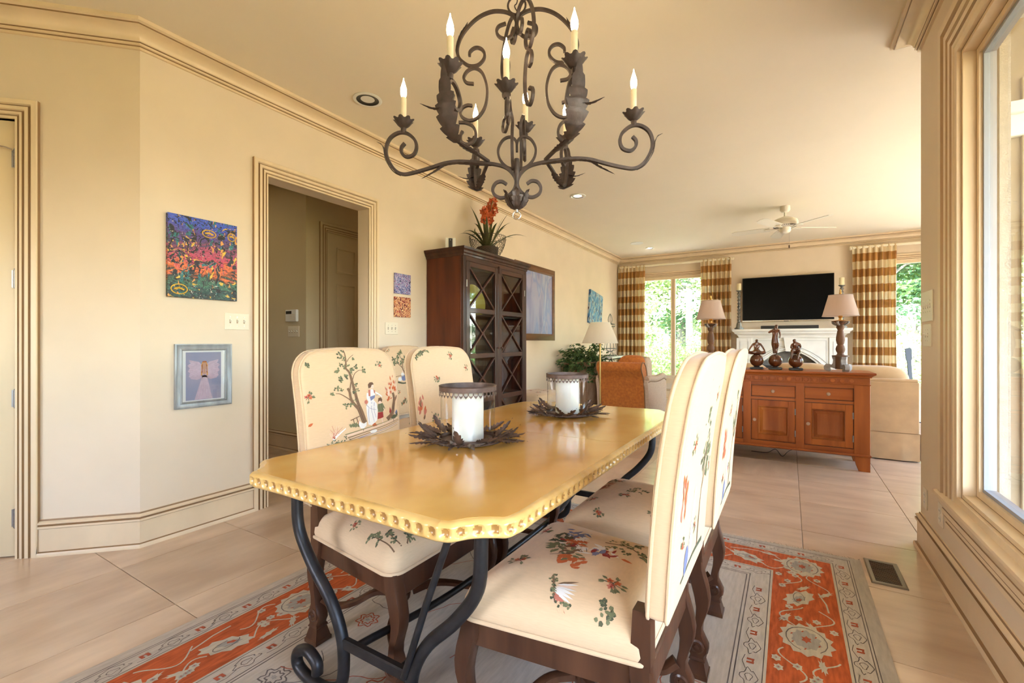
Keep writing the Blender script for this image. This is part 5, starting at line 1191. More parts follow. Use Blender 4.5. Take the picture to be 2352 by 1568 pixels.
for si, (o_, al, inn, L_) in enumerate(side_frames()):
    end = si >= 2; m0 = (E0+E1)/2 if end else (O0+O1)/2; bw = .125
    T = lambda u, v: ((o_+al*u+inn*v).x, (o_+al*u+inn*v).y)
    lo_, hi_ = .20, L_-.20
    u = lo_+.05; k = 0
    while u < hi_:
        ph = k % 4
        if ph == 0:
            jag(u, m0, .115, .098, 13, .16, T, IVORY, ZB); jag(u, m0, .07, .055, 10, .2, T, GREY, ZC)
            F_.line([T(u+.085*math.cos(q), m0+.07*math.sin(q)) for q in np.linspace(.3, 5.6, 16)], .0035, LINE, ZD)
            jag(u, m0, .026, .02, 6, .4, T, RED, ZD)
            for q in range(6): F_.poly([T(u+.06*math.cos(q)+x, m0+.05*math.sin(q)+y) for x, y in ((0, 0), (.012, .004), (.014, .010), (.002, .006))], RED, ZD)
            u += .19
        elif ph == 2:
            jag(u, m0+.02, .10, .05, 9, .25, T, IVORY, ZB, .5); jag(u+.01, m0+.02, .05, .02, 7, .3, T, GREY, ZC, .5); F_.line([T(u+.05*math.cos(q), m0+.02+.022*math.sin(q)) for q in np.linspace(0, 5, 12)], .003, LINE, ZD); jag(u+.02, m0+.02, .02, .01, 5, .3, T, RED, ZD, .5)
            F_.line([T(u-.09, m0-.06), T(u-.05, m0-.07), T(u, m0-.085), T(u+.07, m0-.09)], .007, IVORY, ZB); u += .17
        else:
            for q in range(7):
                x, y = u+rr_.uniform(-.075, .075), m0+rr_.uniform(-.105, .105)
                if q < 5:
                    jag(x, y, .021, .018, 6, .3, T, IVORY, ZB+.0001*q); jag(x, y, .009, .008, 4, .1, T, rr_.choice([GREY, GREY, PALE]), ZC+.0001); jag(x, y, .003, .003, 4, .1, T, RED, ZD)
                else: jag(x, y, .05, .014, 8, .4, T, IVORY, ZB+.0001*q, rr_.uniform(-1, 1))
            for q in (0, 1): F_.line([T(u-.09+t*.18, m0+(.05 if q else -.06)+.045*math.sin(t*5+q*2+k)) for t in np.linspace(0, 1, 14)], .006, IVORY, ZB)
            u += .165
        k += 1
    # comb motifs near the corners of the ends
    if end:
        for uu in (1.02, 1.12, 1.48): 
            F_.line([T(uu, m0-.09), T(uu, m0+.09)], .02, IVORY, ZB)
            for q in range(9): F_.line([T(uu-.026, m0-.085+q*.021), T(uu+.026, m0-.085+q*.021)], .006, IVORY, ZB)
    for lane, off in ((.096 if not end else .085, 0), (.455 if not end else .42, .09)):
        u = .15+off
        while u < L_-.15:
            if lane > .3 and not .5 < u < L_-.5: u += .19; continue
            for q in (-.010, .010): F_.poly([T(u+q-.006, lane-.013), T(u+q+.005, lane-.011), T(u+q+.007, lane+.013), T(u+q-.004, lane+.012)], RED, ZC)
            F_.poly([T(u-.012, lane-.012), T(u+.012, lane-.010), T(u+.012, lane-.004), T(u-.012, lane-.005)], RED, ZC)
            c0 = u+.095
            F_.line([T(c0+.045*math.cos(q)*(1+.25*math.sin(5*q)), lane+.024*math.sin(q)*(1+.25*math.cos(4*q))) for q in np.linspace(0, 6.1, 26)], .0028, LINE, ZB)
            F_.line([T(c0+.02*math.cos(q), lane+.011*math.sin(q)*(1+.3*math.cos(3*q))) for q in np.linspace(0, 6.1, 14)], .0024, LINE, ZB)
            F_.line([T(u-.03, lane+.02), T(u+.01, lane+.027), T(u+.05, lane+.014)], .0024, LINE, ZB)
            u += .19
# field: thin vines and faint palmettes
I_ = lambda x, y: (x, y)
for k in range(46):
    x, y = rr_.uniform(-rw+.60, rw-.60), rr_.uniform(-rh+.58, rh-.58); a = rr_.uniform(0, 6.3); c = rr_.choice([LINE, LINE, RED])
    pts = [(x, y)]
    for q in range(14): a += rr_.uniform(-.5, .5); x += .03*math.cos(a); y += .03*math.sin(a); pts.append((max(-rw+.54, min(rw-.54, x)), max(-rh+.54, min(rh-.54, y))))
    F_.line(pts, .0034, c, ZB)
for k in range(26):
    x, y = rr_.uniform(-rw+.62, rw-.62), rr_.uniform(-rh+.62, rh-.62); s_ = rr_.uniform(.03, .075); c = rr_.choice([RED, LINE, RED])
    for f in (1, .6): F_.line([(x+s_*f*math.cos(q)*(1+.2*math.sin(7*q)), y+s_*f*math.sin(q)*(1+.2*math.sin(7*q))) for q in np.linspace(0, 6.2, 30)], .005, c, ZB)
    jag(x, y, s_*.3, s_*.25, 6, .4, I_, RED if rr_.random() < .5 else GREY, ZC)
F_.mb.build('woven_pattern', ['rug_orange', 'rug_ivory', 'rug_line', 'rug_grey', 'rug_red', 'rug_pale'], rg)['kind'] = 'stuff'
fg = MB()
for sy in (-1, 1):
    x = -rw
    while x < rw:
        a = rr_.uniform(-.012, .012); l_ = rr_.uniform(.012, .035)
        fg.tube([(x, sy*(rh-.002), .005), (x+a*.5, sy*(rh+l_*.6), .003), (x+a, sy*(rh+l_), .0015)], .0011, 3); x += .007
f_ = fg.build('fringe', 'rug_ivory', rg); f_['kind'] = 'stuff'
# ================================================================== SIDEBOARD
wood('cherry', (.42, .115, .020), (.25, .052, .010), .40, 'x', 1.6, coat=.1); wood('cherry_v', (.43, .12, .022), (.23, .050, .010), .40, 'z', 1.4, coat=.1); wood('cherry_panel', (.48, .16, .035), (.26, .062, .014), .40, 'z', 1.2, coat=.1)
mat('cherry_groove', (.060, .014, .005), .5); mat('knob_bone', (.42, .25, .15), .4)
SX0, SX1, SY0, SY1 = -.92, .636, 5.26, 5.72
sb = thing('sideboard', 'reddish cherry wood sideboard with panelled doors behind the sofa', 'sideboard', (SX0, SY0, 0))
SW, SD = SX1-SX0, SY1-SY0
def sbx(name, a, b, m='cherry', bev=.003, p=None): return MB().b2(a, b, bev).build(name, m, p or sb)
sbx('carcass', (.01, .02, .155), (SW-.01, SD, .80), 'cherry', .002)
for a in (0, SW-.12): sbx('corner_post', (a, 0, .15), (a+.12, .03, .80), 'cherry_v')
sbx('side_panel', (SW-.02, .02, .15), (SW, SD, .80), 'cherry_v'); sbx('side_panel', (0, .02, .15), (.02, SD, .80), 'cherry_v')
DX = [.13, .592, 1.05]; DW = .38      # door left edges from the sideboard's left end
for x in (DX[0]+DW+.004, DX[1]+DW+.004): sbx('stile', (x, .0022, .15), (x+.072, .03, .80), 'cherry_v')
sbx('bottom_rail', (.11, .004, .15), (SW-.11, .03, .20)); sbx('middle_rail', (.11, .005, .612), (SW-.11, .03, .642)); sbx('upper_rail', (.11, .004, .760), (SW-.11, .03, .80))
for x in DX:
    d = sbx('drawer', (x, .006, .648), (x+DW, .03, .756), 'cherry', .003)
    MB().sweep([(0, 0), (0, .0012), (.004, .0012), (.004, 0)], [(x-.002, .006, .645), (x-.002, .006, .759), (x+DW+.002, .006, .759), (x+DW+.002, .006, .645)], (0, -1, 0), True).build('groove', 'cherry_groove', d)
    KM = lambda kx, kz: Matrix.Translation((kx, .006, kz)) @ Matrix.Rotation(R(90), 4, 'X')
    kb = [(.008, 0), (.007, .008), (.015, .014), (.017, .022), (.012, .028), (.005, .027), (.004, .029), (0, .029)]
    MB().lathe(kb, 18, M=KM(x+DW/2, .702)).build('knob', 'knob_bone', d, 40)
    dr = MB(); z0, z1 = .204, .608; s_ = .058
    dr.b2((x, .006, z0), (x+s_, .03, z1), .002).b2((x+DW-s_, .006, z0), (x+DW, .03, z1), .002).b2((x+s_, .0065, z0), (x+DW-s_, .03, z0+s_), .002).b2((x+s_, .0065, z1-s_), (x+DW-s_, .03, z1), .002)
    do = dr.build('door', 'cherry_v', sb)
    MB().sweep([(0, 0), (0, .0012), (.004, .0012), (.004, 0)], [(x-.002, .006, z0-.003), (x-.002, .006, z1+.003), (x+DW+.002, .006, z1+.003), (x+DW+.002, .006, z0-.003)], (0, -1, 0), True).build('groove', 'cherry_groove', do)
    a0, a1, b0, b1 = x+s_, x+DW-s_, z0+s_, z1-s_
    rings = [(0, .0055, ), (.006, .003), (.012, .016), (.018, .020), (.045, .009), (.048, .0095)]
    vs = []; 
    for i_, yy in rings: vs += [(a0+i_, yy, b0+i_), (a1-i_, yy, b0+i_), (a1-i_, yy, b1-i_), (a0+i_, yy, b1-i_)]
    MB().add(vs, [[k*4+c, k*4+(c+1) % 4, k*4+4+(c+1) % 4, k*4+4+c] for k in range(5) for c in range(4)]+[[20, 21, 22, 23]]).build('raised_panel', 'cherry_panel', do, 20)
    MB().sweep([(0, 0), (0, .001), (.0035, .001), (.0035, 0)], [(a0+.013, .0175, b0+.013), (a0+.013, .0175, b1-.013), (a1-.013, .0175, b1-.013), (a1-.013, .0175, b0+.013)], (0, -1, 0), True).build('groove', 'cherry_groove', do)
    MB().lathe(kb, 18, M=KM(x+.028, (z0+z1)/2)).build('knob', 'knob_bone', do, 40)
    for hz in (z0+.09, z1-.10): MB().lathe([(.005, -.03), (.005, .03)], 8, (x+DW, .005, hz)).build('hinge', 'pewter', do, 40)
# frieze with carved discs, top with ogee edge, base moulding, feet
fz = sbx('frieze', (0, 0, .80), (SW, SD, .862))
sbx('frieze_bead', (-.006, -.006, .793), (SW+.006, SD, .803), 'cherry', .003)
nd = 19
for k in range(nd):
    x = .14+(SW-.28)*k/(nd-1)
    MB().lathe([(.020, -.001), (.020, .003), (.017, .006), (0, .007)], 18, M=Matrix.Translation((x, 0, .832)) @ Matrix.Rotation(R(90), 4, 'X')).build('carved_disc', 'cherry', fz, 40)
    if k < nd-1: MB().tube([(x+.036, -.001, .814), (x+.040, -.003, .832), (x+.036, -.001, .850)], .005, 5).build('carved_reed', 'cherry', fz, 60)
tp = [(0, .862), (.010, .864), (.012, .874), (.024, .884), (.034, .890), (.040, .894), (.040, .908), (.036, .911), (0, .911)]
tpm = MB().sweep([(-a, b) for a, b in tp], [(0, SD, 0), (0, 0, 0), (SW, 0, 0), (SW, SD, 0)], (0, 0, 1), False); tpm.b2((0, 0, .862), (SW, SD, .9108)); tpm.build('top_board', 'cherry', sb, 30)
sbx('base_moulding', (-.010, -.012, .135), (SW+.010, SD, .156), 'cherry', .005)
for sgn, a in ((1, 0), (-1, SW)):
    MB().prism([(a, 0), (a+sgn*.085, 0), (a+sgn*.105, .055), (a+sgn*.12, .135), (a, .135)], 0, .04, 'y').build('foot', 'cherry_v', sb); MB().prism([(a, 0), (a+sgn*.085, 0), (a+sgn*.12, .135), (a, .135)], SD-.04, SD, 'y').build('foot', 'cherry_v', sb)
crd = MB().tube(smooth_path([(.10, 5.60, .10), (.0, 5.55, .06), (-.06, 5.5, .008), (-.12, 5.52, .07), (-.2, 5.55, .02), (-.35, 5.6, .006)], 6), .003, 6).build('power_cable', 'black', None, 60); tag(crd, 'thin dark cable drooping under the sideboard', 'cable')
# ================================================================== BRONZE FIGURES
mat('bronze_brown', (.17, .052, .018), .22, col2=(.09, .026, .010), vscale=9, coat=.4); mat('stone_black', (.025, .02, .018), .35)
def skin_body(name, joints, edges, parent, m, root=0):
    me = bpy.data.meshes.new(name); me.from_pydata([j[0] for j in joints], edges, []); o = bpy.data.objects.new(name, me); COL.objects.link(o); o.parent = parent
    me.materials.append(MATS[m]); o.modifiers.new('skin', 'SKIN'); 
    if not me.skin_vertices: 
        bm = bmesh.new(); bm.from_mesh(me); bm.verts.layers.skin.verify(); bm.to_mesh(me); bm.free()
    for k, j in enumerate(joints):
        r_ = j[1] if isinstance(j[1], tuple) else (j[1], j[1]); me.skin_vertices[0].data[k].radius = r_; me.skin_vertices[0].data[k].use_root = (k == root)
    o.modifiers['skin'].use_smooth_shade = True
    s_ = o.modifiers.new('sub', 'SUBSURF'); s_.levels = 2; s_.render_levels = 2
    dg_ = bpy.context.evaluated_depsgraph_get(); dg_.update(); ev = bpy.data.meshes.new_from_object(o.evaluated_get(dg_)); o.modifiers.clear(); o.data = ev
    return o
def ball_base(t, bw_=.062, r_=.066):
    MB().b2((-bw_, -bw_*.75, 0), (bw_, bw_*.75, .022), .006).build('plinth', 'stone_black', t); MB().lathe([(0, .020), (.02, .020), (.03, .024), (.028, .030)], 20).build('socket', 'stone_black', t, 40)
    MB().lathe([(r_*math.sin(a)+1e-5, .026+r_-r_*math.cos(a)) for a in np.linspace(.02, PI, 20)], 32).build('ball', 'bronze_brown', t, 60)
SBZ = .911; zb = .026+.132
f1 = thing('meditating_figurine', 'bronze-brown seated figure with elbows out in meditation pose, on a ball, leftmost of three', 'figurine', (-.289, 5.42, SBZ)); ball_base(f1)
skin_body('body', [((0, 0, zb+.018), (.034, .028)), ((0, 0, zb+.055), (.022, .018)), ((0, -.002, zb+.098), (.030, .020)), ((0, -.002, zb+.122), (.011, .011)), ((0, -.004, zb+.140), (.017, .019)), ((0, -.004, zb+.156), (.011, .012)),
    ((.034, 0, zb+.104), .011), ((.058, -.002, zb+.066), .009), ((.074, -.018, zb+.034), .008), ((.066, -.034, zb+.026), .008), ((-.034, 0, zb+.104), .011), ((-.058, -.002, zb+.066), .009), ((-.074, -.018, zb+.034), .008), ((-.066, -.034, zb+.026), .008),
    ((.050, -.012, zb+.012), .019), ((.080, -.030, zb+.020), .016), ((.030, -.048, zb+.008), .014), ((-.050, -.012, zb+.012), .019), ((-.080, -.030, zb+.020), .016), ((-.030, -.050, zb+.010), .014)],
    [(0, 1), (1, 2), (2, 3), (3, 4), (4, 5), (2, 6), (6, 7), (7, 8), (8, 9), (2, 10), (10, 11), (11, 12), (12, 13), (0, 14), (14, 15), (15, 16), (0, 17), (17, 18), (18, 19)], f1, 'bronze_brown')
f2 = thing('standing_figurine', 'tall bronze-brown standing nude figure on a ball, middle of three', 'figurine', (-.121, 5.44, SBZ)); ball_base(f2)
skin_body('body', [((0, 0, zb+.150), (.040, .032)), ((0, 0, zb+.195), (.024, .020)), ((.002, 0, zb+.240), (.033, .022)), ((.006, 0, zb+.266), (.011, .011)), ((.010, -.004, zb+.288), (.016, .019)), ((.012, -.006, zb+.306), (.010, .012)),
    ((.036, 0, zb+.246), .011), ((.044, .004, zb+.200), .009), ((.040, .002, zb+.165), .008), ((-.034, 0, zb+.244), .012), ((-.060, -.012, zb+.222), .010), ((-.026, -.030, zb+.235), .008), ((-.006, -.032, zb+.25), .007),
    ((.017, 0, zb+.115), (.027, .026)), ((.012, .002, zb+.062), .016), ((.010, 0, zb+.030), .015), ((.009, -.004, zb+.004), .010), ((-.017, 0, zb+.115), (.027, .026)), ((-.012, -.004, zb+.062), .016), ((-.010, -.002, zb+.030), .015), ((-.009, -.006, zb+.004), .010)],
    [(0, 1), (1, 2), (2, 3), (3, 4), (4, 5), (2, 6), (6, 7), (7, 8), (2, 9), (9, 10), (10, 11), (11, 12), (0, 13), (13, 14), (14, 15), (15, 16), (0, 17), (17, 18), (18, 19), (19, 20)], f2, 'bronze_brown')
f3 = thing('crouching_figurine', 'bronze-brown crouching figure hugging a knee on a ball, rightmost of three', 'figurine', (.059, 5.41, SBZ)); ball_base(f3)
skin_body('body', [((.010, .012, zb+.020), (.032, .030)), ((.006, .006, zb+.062), (.023, .022)), ((0, -.002, zb+.100), (.031, .023)), ((-.006, -.006, zb+.122), .012), ((-.012, -.012, zb+.140), (.018, .020)), ((-.016, -.016, zb+.156), .012),
    ((.034, -.004, zb+.100), .012), ((.042, -.024, zb+.066), .010), ((.014, -.048, zb+.050), .009), ((-.033, -.008, zb+.098), .012), ((-.042, -.030, zb+.066), .010), ((-.010, -.052, zb+.056), .009),
    ((-.022, -.034, zb+.040), .020), ((-.032, -.058, zb+.050), .015), ((-.034, -.062, zb-.002), .012), ((-.040, -.070, zb-.045), .009), ((.030, -.030, zb+.010), .020), ((.024, -.060, zb+.020), .014), ((.014, -.066, zb-.030), .011), ((.010, -.072, zb-.055), .008)],
    [(0, 1), (1, 2), (2, 3), (3, 4), (4, 5), (2, 6), (6, 7), (7, 8), (2, 9), (9, 10), (10, 11), (0, 12), (12, 13), (13, 14), (14, 15), (0, 16), (16, 17), (17, 18), (18, 19)], f3, 'bronze_brown')
# ================================================================== TABLE LAMPS
wood('lamp_wood', (.20, .10, .055), (.10, .048, .026), .5, 'z', 3); mat('lamp_grey', (.30, .27, .25), .6, var=.3, vscale=20)
translucent('shade_taupe', (.56, .44, .38), .30); translucent('shade_white', (.82, .76, .66), .45)
mat('brass', (.60, .36, .11), .3, metal=1); emit_mat('lamp_bulb', (1.0, .70, .36), 2.0)
def table_lamp(x, y, label):
    t = thing('table_lamp', label, 'lamp', (x, y, SBZ), R(20))
    for k in range(3):
        a = R(-90+120*k); M_ = Matrix.Rotation(a, 4, 'Z')
        MB().prism([(.020, .020), (.040, .022), (.070, .034), (.085, .028), (.075, .004), (.085, 0), (.115, 0), (.132, .018), (.134, .045), (.118, .066), (.092, .068), (.072, .060), (.060, .075), (.056, .110), (.066, .128), (.066, .142), (.020, .142)], -.020, .020, 'y', M=M_).build('scroll_foot', 'lamp_grey', t, 30)
    MB().lathe([(.045, .02), (.045, .14), (.070, .142), (.070, .152), (.040, .155)], 20).build('base_drum', 'lamp_wood', t, 40)
    MB().lathe([(.034, .152), (.030, .165), (.026, .175), (.036, .195), (.040, .215), (.034, .240), (.024, .258), (.030, .268), (.037, .300), (.036, .330), (.026, .390), (.022, .400), (.028, .412), (.035, .430), (.030, .452), (.040, .470), (.055, .478), (.055, .486), (.03, .49)], 24).build('turned_stem', 'lamp_wood', t, 40)
    for k in range(4):
        a = R(45+90*k); MB().tube(smooth_path([(.03*math.cos(a), .03*math.sin(a), .45), (.055*math.cos(a), .055*math.sin(a), .462), (.068*math.cos(a), .068*math.sin(a), .478), (.055*math.cos(a), .055*math.sin(a), .488)], 4), .010, 6).build('capital_scroll', 'lamp_grey', t, 60)
    MB().lathe([(.075, .486), (.078, .490), (.06, .494), (.015, .500), (.012, .52), (.022, .53), (.012, .545), (.010, .58)], 24).build('socket_stem', 'brass', t, 40)
    MB().lathe([(.012, .575), (.028, .60), (.030, .625), (.018, .65), (0, .655)], 16).build('bulb', 'lamp_bulb', t, 60)
    MB().lathe([(.150, .538), (.098, .742)], 48, cap=False).build('shade', 'shade_taupe', t, 60)
    for r_, z in ((.150, .538), (.098, .742)): MB().tube([(r_*math.cos(a), r_*math.sin(a), z) for a in np.linspace(0, 2*PI, 41)[:-1]], .003, 6, True).build('shade_rim', 'shade_taupe', t, 60)
    MB().lathe([(.004, .65), (.004, .745), (.010, .752), (.012, .765), (.006, .775), (.009, .785), (.004, .80), (0, .802)], 12).build('finial', 'brass', t, 40)
    for k in range(3): a = R(120*k); MB().tube([(0, 0, .742), (.098*math.cos(a), .098*math.sin(a), .740)], .002, 5).build('shade_spoke', 'brass', t)
    return t
table_lamp(.43, 5.47, 'turned wooden table lamp with taupe shade at the right end of the sideboard'); table_lamp(-.745, 5.49, 'taupe-shaded table lamp whose base is hidden behind the chair backs')
# ================================================================== SOFA
mat('sofa_tan', (.56, .37, .185), .8, var=.10, vscale=8, bump=.06, bscale=300, sheen=.3); mat('sofa_seam', (.36, .22, .10), .8)
sf = thing('sofa', 'tan upholstered sofa seen from behind with gathered skirt, beyond the sideboard', 'sofa', (.10, 5.93, 0))
hw_ = 1.0
MB().b2((-hw_, 0, .30), (hw_, .20, .80), .03).build('back_panel', 'sofa_tan', sf, 40)
MB().tube([(-hw_+.01, .02, .802), (hw_-.01, .02, .802)], .022, 10).build('back_roll', 'sofa_tan', sf, 60)
def cush(name, x0, x1, y0, y1, z0, z1, p=sf, m='sofa_tan', pw=4):
    """pillow-like cushion: superellipse box."""
    def fn(u, v):
        a, b = (u-.5)*2*PI/1, (v-.5)*PI; 
        f = lambda c: math.copysign(abs(c)**(2/pw), c)
        return ((x0+x1)/2+(x1-x0)/2*f(math.cos(b))*f(math.cos(a)), (y0+y1)/2+(y1-y0)/2*f(math.cos(b))*f(math.sin(a)), (z0+z1)/2+(z1-z0)/2*f(math.sin(b)))
    return MB().grid(fn, 40, 20, wrap=True).build(name, m, p, 179)
for k in range(3): a = -hw_+.06+k*(2*hw_-.12)/3; cush('back_cushion', a, a+(2*hw_-.12)/3+.02, .08, .36, .45, .945+.012*(k % 2))
MB().b2((-hw_+.02, .15, .14), (hw_-.02, .92, .32), .03).build('base', 'sofa_tan', sf, 40)
for k in range(2): cush('seat_cushion', -hw_+.18+k*(hw_-.18), -hw_+.18+(k+1)*(hw_-.18), .28, .95, .30, .48)
for sgn in (-1, 1): cush('arm', sgn*hw_-.10-.02*sgn, sgn*hw_+.10-.10*sgn-.02*sgn if False else sgn*hw_+.08-.06*sgn, .05, .92, .14, .64, pw=6)
# skirt with soft pleats at the corners
def skirt(u, v): 
    x = -hw_-.004+u*(2*hw_+.008); return (x, -.012-.006*(1-v)*(math.sin(u*9)+.6*math.sin(u*23+1))-.012*math.exp(-((u-.93)/.03)**2)*(1-v), .012+v*.265)
MB().grid(skirt, 120, 6).build('skirt', 'sofa_tan', sf, 179); MB().grid(lambda u, v: (hw_+.012+.006*(1-v)*math.sin(u*14), -.010+u*.95, .012+v*.265), 40, 4).build('skirt', 'sofa_tan', sf, 179); MB().grid(lambda u, v: (-hw_-.012-.006*(1-v)*math.sin(u*14), -.010+u*.95, .012+v*.265), 40, 4).build('skirt', 'sofa_tan', sf, 179)
MB().b2((-hw_-.004, -.008, .275), (hw_+.004, .01, .281)).build('skirt_seam', 'sofa_seam', sf); MB().b2((-hw_+.03, .03, 0), (hw_-.03, .9, .14)).build('under_frame', 'black', sf)
MB().b2((-hw_, -.004, .28), (hw_, .02, .79), .004).build('back_cover', 'sofa_tan', sf)
# ================================================================== ORANGE ARMCHAIR
mat('rust_chenille', (.54, .16, .022), .8, col2=(.38, .10, .014), vscale=30, sheen=.1, bump=.05, bscale=250); mat('tan_weave', (.52, .36, .25), .85, var=.12, vscale=60, bump=.05, bscale=300); mat('piping_dark', (.22, .11, .05), .8)
ac = thing('armchair', 'rust orange rolled-back armchair with tan sides facing the far window', 'armchair', (-2.09, 6.55, 0), R(-4))
AW = .34
# back: swept profile in (y,z), rolled top towards the viewer (-y)
bpf = [(.10, .10), (.02, .12), (-.005, .30), (-.03, .50), (-.07, .66), (-.115, .735), (-.150, .775), (-.165, .82), (-.150, .87), (-.105, .90), (-.05, .895), (.0, .86), (.04, .80), (.09, .66), (.12, .45), (.14, .30)]
bpp = [(p.x, p.y) for p in smooth_path([(a, b, 0) for a, b in bpf], 4)]
MB().prism(bpp, -AW, AW, 'x').build('rolled_back', 'rust_chenille', ac, 50)
for sgn in (-1, 1): MB().tube([(sgn*AW, a, b) for a, b in bpp], .009, 6).build('back_piping', 'piping_dark', ac, 60)
for sgn in (-1, 1):
    pr = [(.02, .10), (-.005, .30), (-.03, .50), (-.06, .63), (.04, .655), (.20, .645), (.36, .635), (.55, .645), (.70, .66), (.79, .63), (.82, .45), (.80, .10)]
    P_ = [(p.x, p.y) for p in smooth_path([(a, b, 0) for a, b in pr], 4)]
    MB().prism(P_, sgn*AW-.005, sgn*(AW+.055), 'x').build('side_panel', 'tan_weave', ac, 50)
    tp_ = smooth_path([(sgn*(AW+.025), a, b+.012) for a, b in ((-.02, .645), (.06, .655), (.20, .645), (.36, .635), (.55, .645), (.70, .66), (.80, .63))], 5)
    MB().tube(tp_, .045, 10).build('arm_roll', 'tan_weave', ac, 60)
    MB().tube([(p.x+sgn*.03, p.y, p.z-.04) for p in tp_], .006, 6).build('arm_piping', 'piping_dark', ac, 60)
MB().b2((-AW, .02, .10), (AW, .78, .30), .02).build('seat_frame', 'rust_chenille', ac, 40); cush('seat_cushion', -AW+.01, AW-.01, .10, .84, .29, .47, ac, 'rust_chenille')
c_ = cush('loose_pillow', -.10, .33, .02, .22, .60, 1.0, ac, 'rust_chenille', 3.2); 
for k in range(4): MB().lathe([(.02, 0), (.03, .10)], 12, ((-1 if k % 2 else 1)*(AW-.04), .06 if k < 2 else .74, 0)).build('leg', 'walnut', ac, 40)
cush('tan_pillow', .20, .36, .06, .30, .58, .98, ac, 'tan_weave', 3.2)
# ================================================================== FLOOR LAMP
flp = thing('floor_lamp', 'slim brass floor lamp with white cone shade beside the potted plant', 'lamp', (-2.265, 6.10, 0))
mat('brass_dull', (.42, .28, .10), .35, metal=1)
MB().lathe([(0, 0), (.13, 0), (.135, .008), (.12, .02), (.03, .03), (.014, .05)], 32).build('base', 'brass_dull', flp, 40); MB().lathe([(.012, .04), (.012, 1.16)], 14).build('pole', 'brass_dull', flp, 40)
MB().lathe([(.016, 1.13), (.020, 1.15), (.014, 1.17), (.014, 1.22)], 14).build('socket', 'brass_dull', flp, 40); MB().lathe([(.012, 1.22), (.028, 1.26), (.03, 1.285), (.018, 1.31), (0, 1.315)], 16).build('bulb', 'lamp_bulb', flp, 60)
MB().lathe([(.252, 1.175), (.135, 1.468)], 56, cap=False).build('shade', 'shade_white', flp, 60)
for k in range(3): a = R(120*k); MB().tube([(0, 0, 1.46), (.135*math.cos(a), .135*math.sin(a), 1.464)], .002, 5).build('shade_spoke', 'brass_dull', flp)
# ================================================================== URN WITH FOLIAGE
mat('clay', (.36, .22, .13), .8, col2=(.22, .12, .065), vscale=5, stretch=(3, 3, .35), bump=.25, bscale=30)
un = thing('clay_urn', 'large weathered clay urn with two handles standing by the left wall', 'urn', (-2.87, 7.0, 0))
MB().lathe([(0, 0), (.17, 0), (.18, .03), (.21, .12), (.28, .30), (.33, .48), (.34, .57), (.32, .66), (.26, .73), (.215, .765), (.205, .80), (.225, .84), (.245, .865), (.240, .875), (.215, .865), (.18, .80), (.18, .75)], 44, cap=True).build('body', 'clay', un, 60)
for sgn in (-1, 1): 
    a0 = R(-31.3) if False else R(31.3)
    d = Vector((math.cos(a0), math.sin(a0), 0))*sgn
    MB().tube(smooth_path([d*.225+Vector((0, 0, .82)), d*.31+Vector((0, 0, .835)), d*.355+Vector((0, 0, .77)), d*.345+Vector((0, 0, .69)), d*.30+Vector((0, 0, .64))], 6), [.026]*25, 8, flat=.7).build('handle', 'clay', un, 60)
mat('ivy', (.075, .14, .030), .45, col2=(.025, .055, .012), vscale=22); mat('ivy_pale', (.26, .32, .10), .5)
pl = thing('potted_ivy', 'bushy dark green trailing plant spilling from the clay urn', 'plant', (-2.87, 7.0, .76)); rv = random.Random(6)
stm = MB(); lf = MB(); lf2 = MB()
def ivy_leaf(mb, c, d, s_):
    n_ = Vector((rv.gauss(0, .5), rv.gauss(0, .5)-.4, 1)).normalized(); d = (d-n_*d.dot(n_)).normalized(); q = n_.cross(d)
    vs = [c, c+d*s_*.35+q*s_*.42-n_*s_*.08, c+d*s_*.75+q*s_*.22, c+d*s_*1.05-n_*s_*.2, c+d*s_*.75-q*s_*.22, c+d*s_*.35-q*s_*.42-n_*s_*.08]
    mb.add([(max(p_.x, -.355+.02*rv.random()), p_.y, p_.z) for p_ in vs], [[0, 1, 2, 3], [0, 3, 4, 5]])
for k in range(120):
    a = rv.uniform(0, 2*PI); el = rv.uniform(.1, 1.45); L_ = rv.uniform(.28, .56); p = Vector((.06*math.cos(a), .06*math.sin(a), .02)); v = Vector((math.cos(a)*math.cos(el), math.sin(a)*math.cos(el), math.sin(el)))
    pts = [p]; st = L_/8
    for i in range(8):
        v = (v+Vector((rv.gauss(0, .06), rv.gauss(0, .06), -.085-.05*i*.4))).normalized(); p = p+v*st
        if p.x < -.28: p.x = -.28
        pts.append(p)
        if i > 1:
            for q in range(3): ivy_leaf(lf if rv.random() < .93 else lf2, p+Vector((rv.gauss(0, .02), rv.gauss(0, .02), rv.gauss(0, .015))), (v+Vector((rv.gauss(0, .8), rv.gauss(0, .8), rv.gauss(-.2, .4)))), rv.uniform(.035, .065))
    stm.tube(pts, .0022, 4)
stm.build('stems', 'stem_green', pl); q = lf.build('foliage', 'ivy', pl); q['kind'] = 'stuff'; q = lf2.build('pale_foliage', 'ivy_pale', pl); q['kind'] = 'stuff'
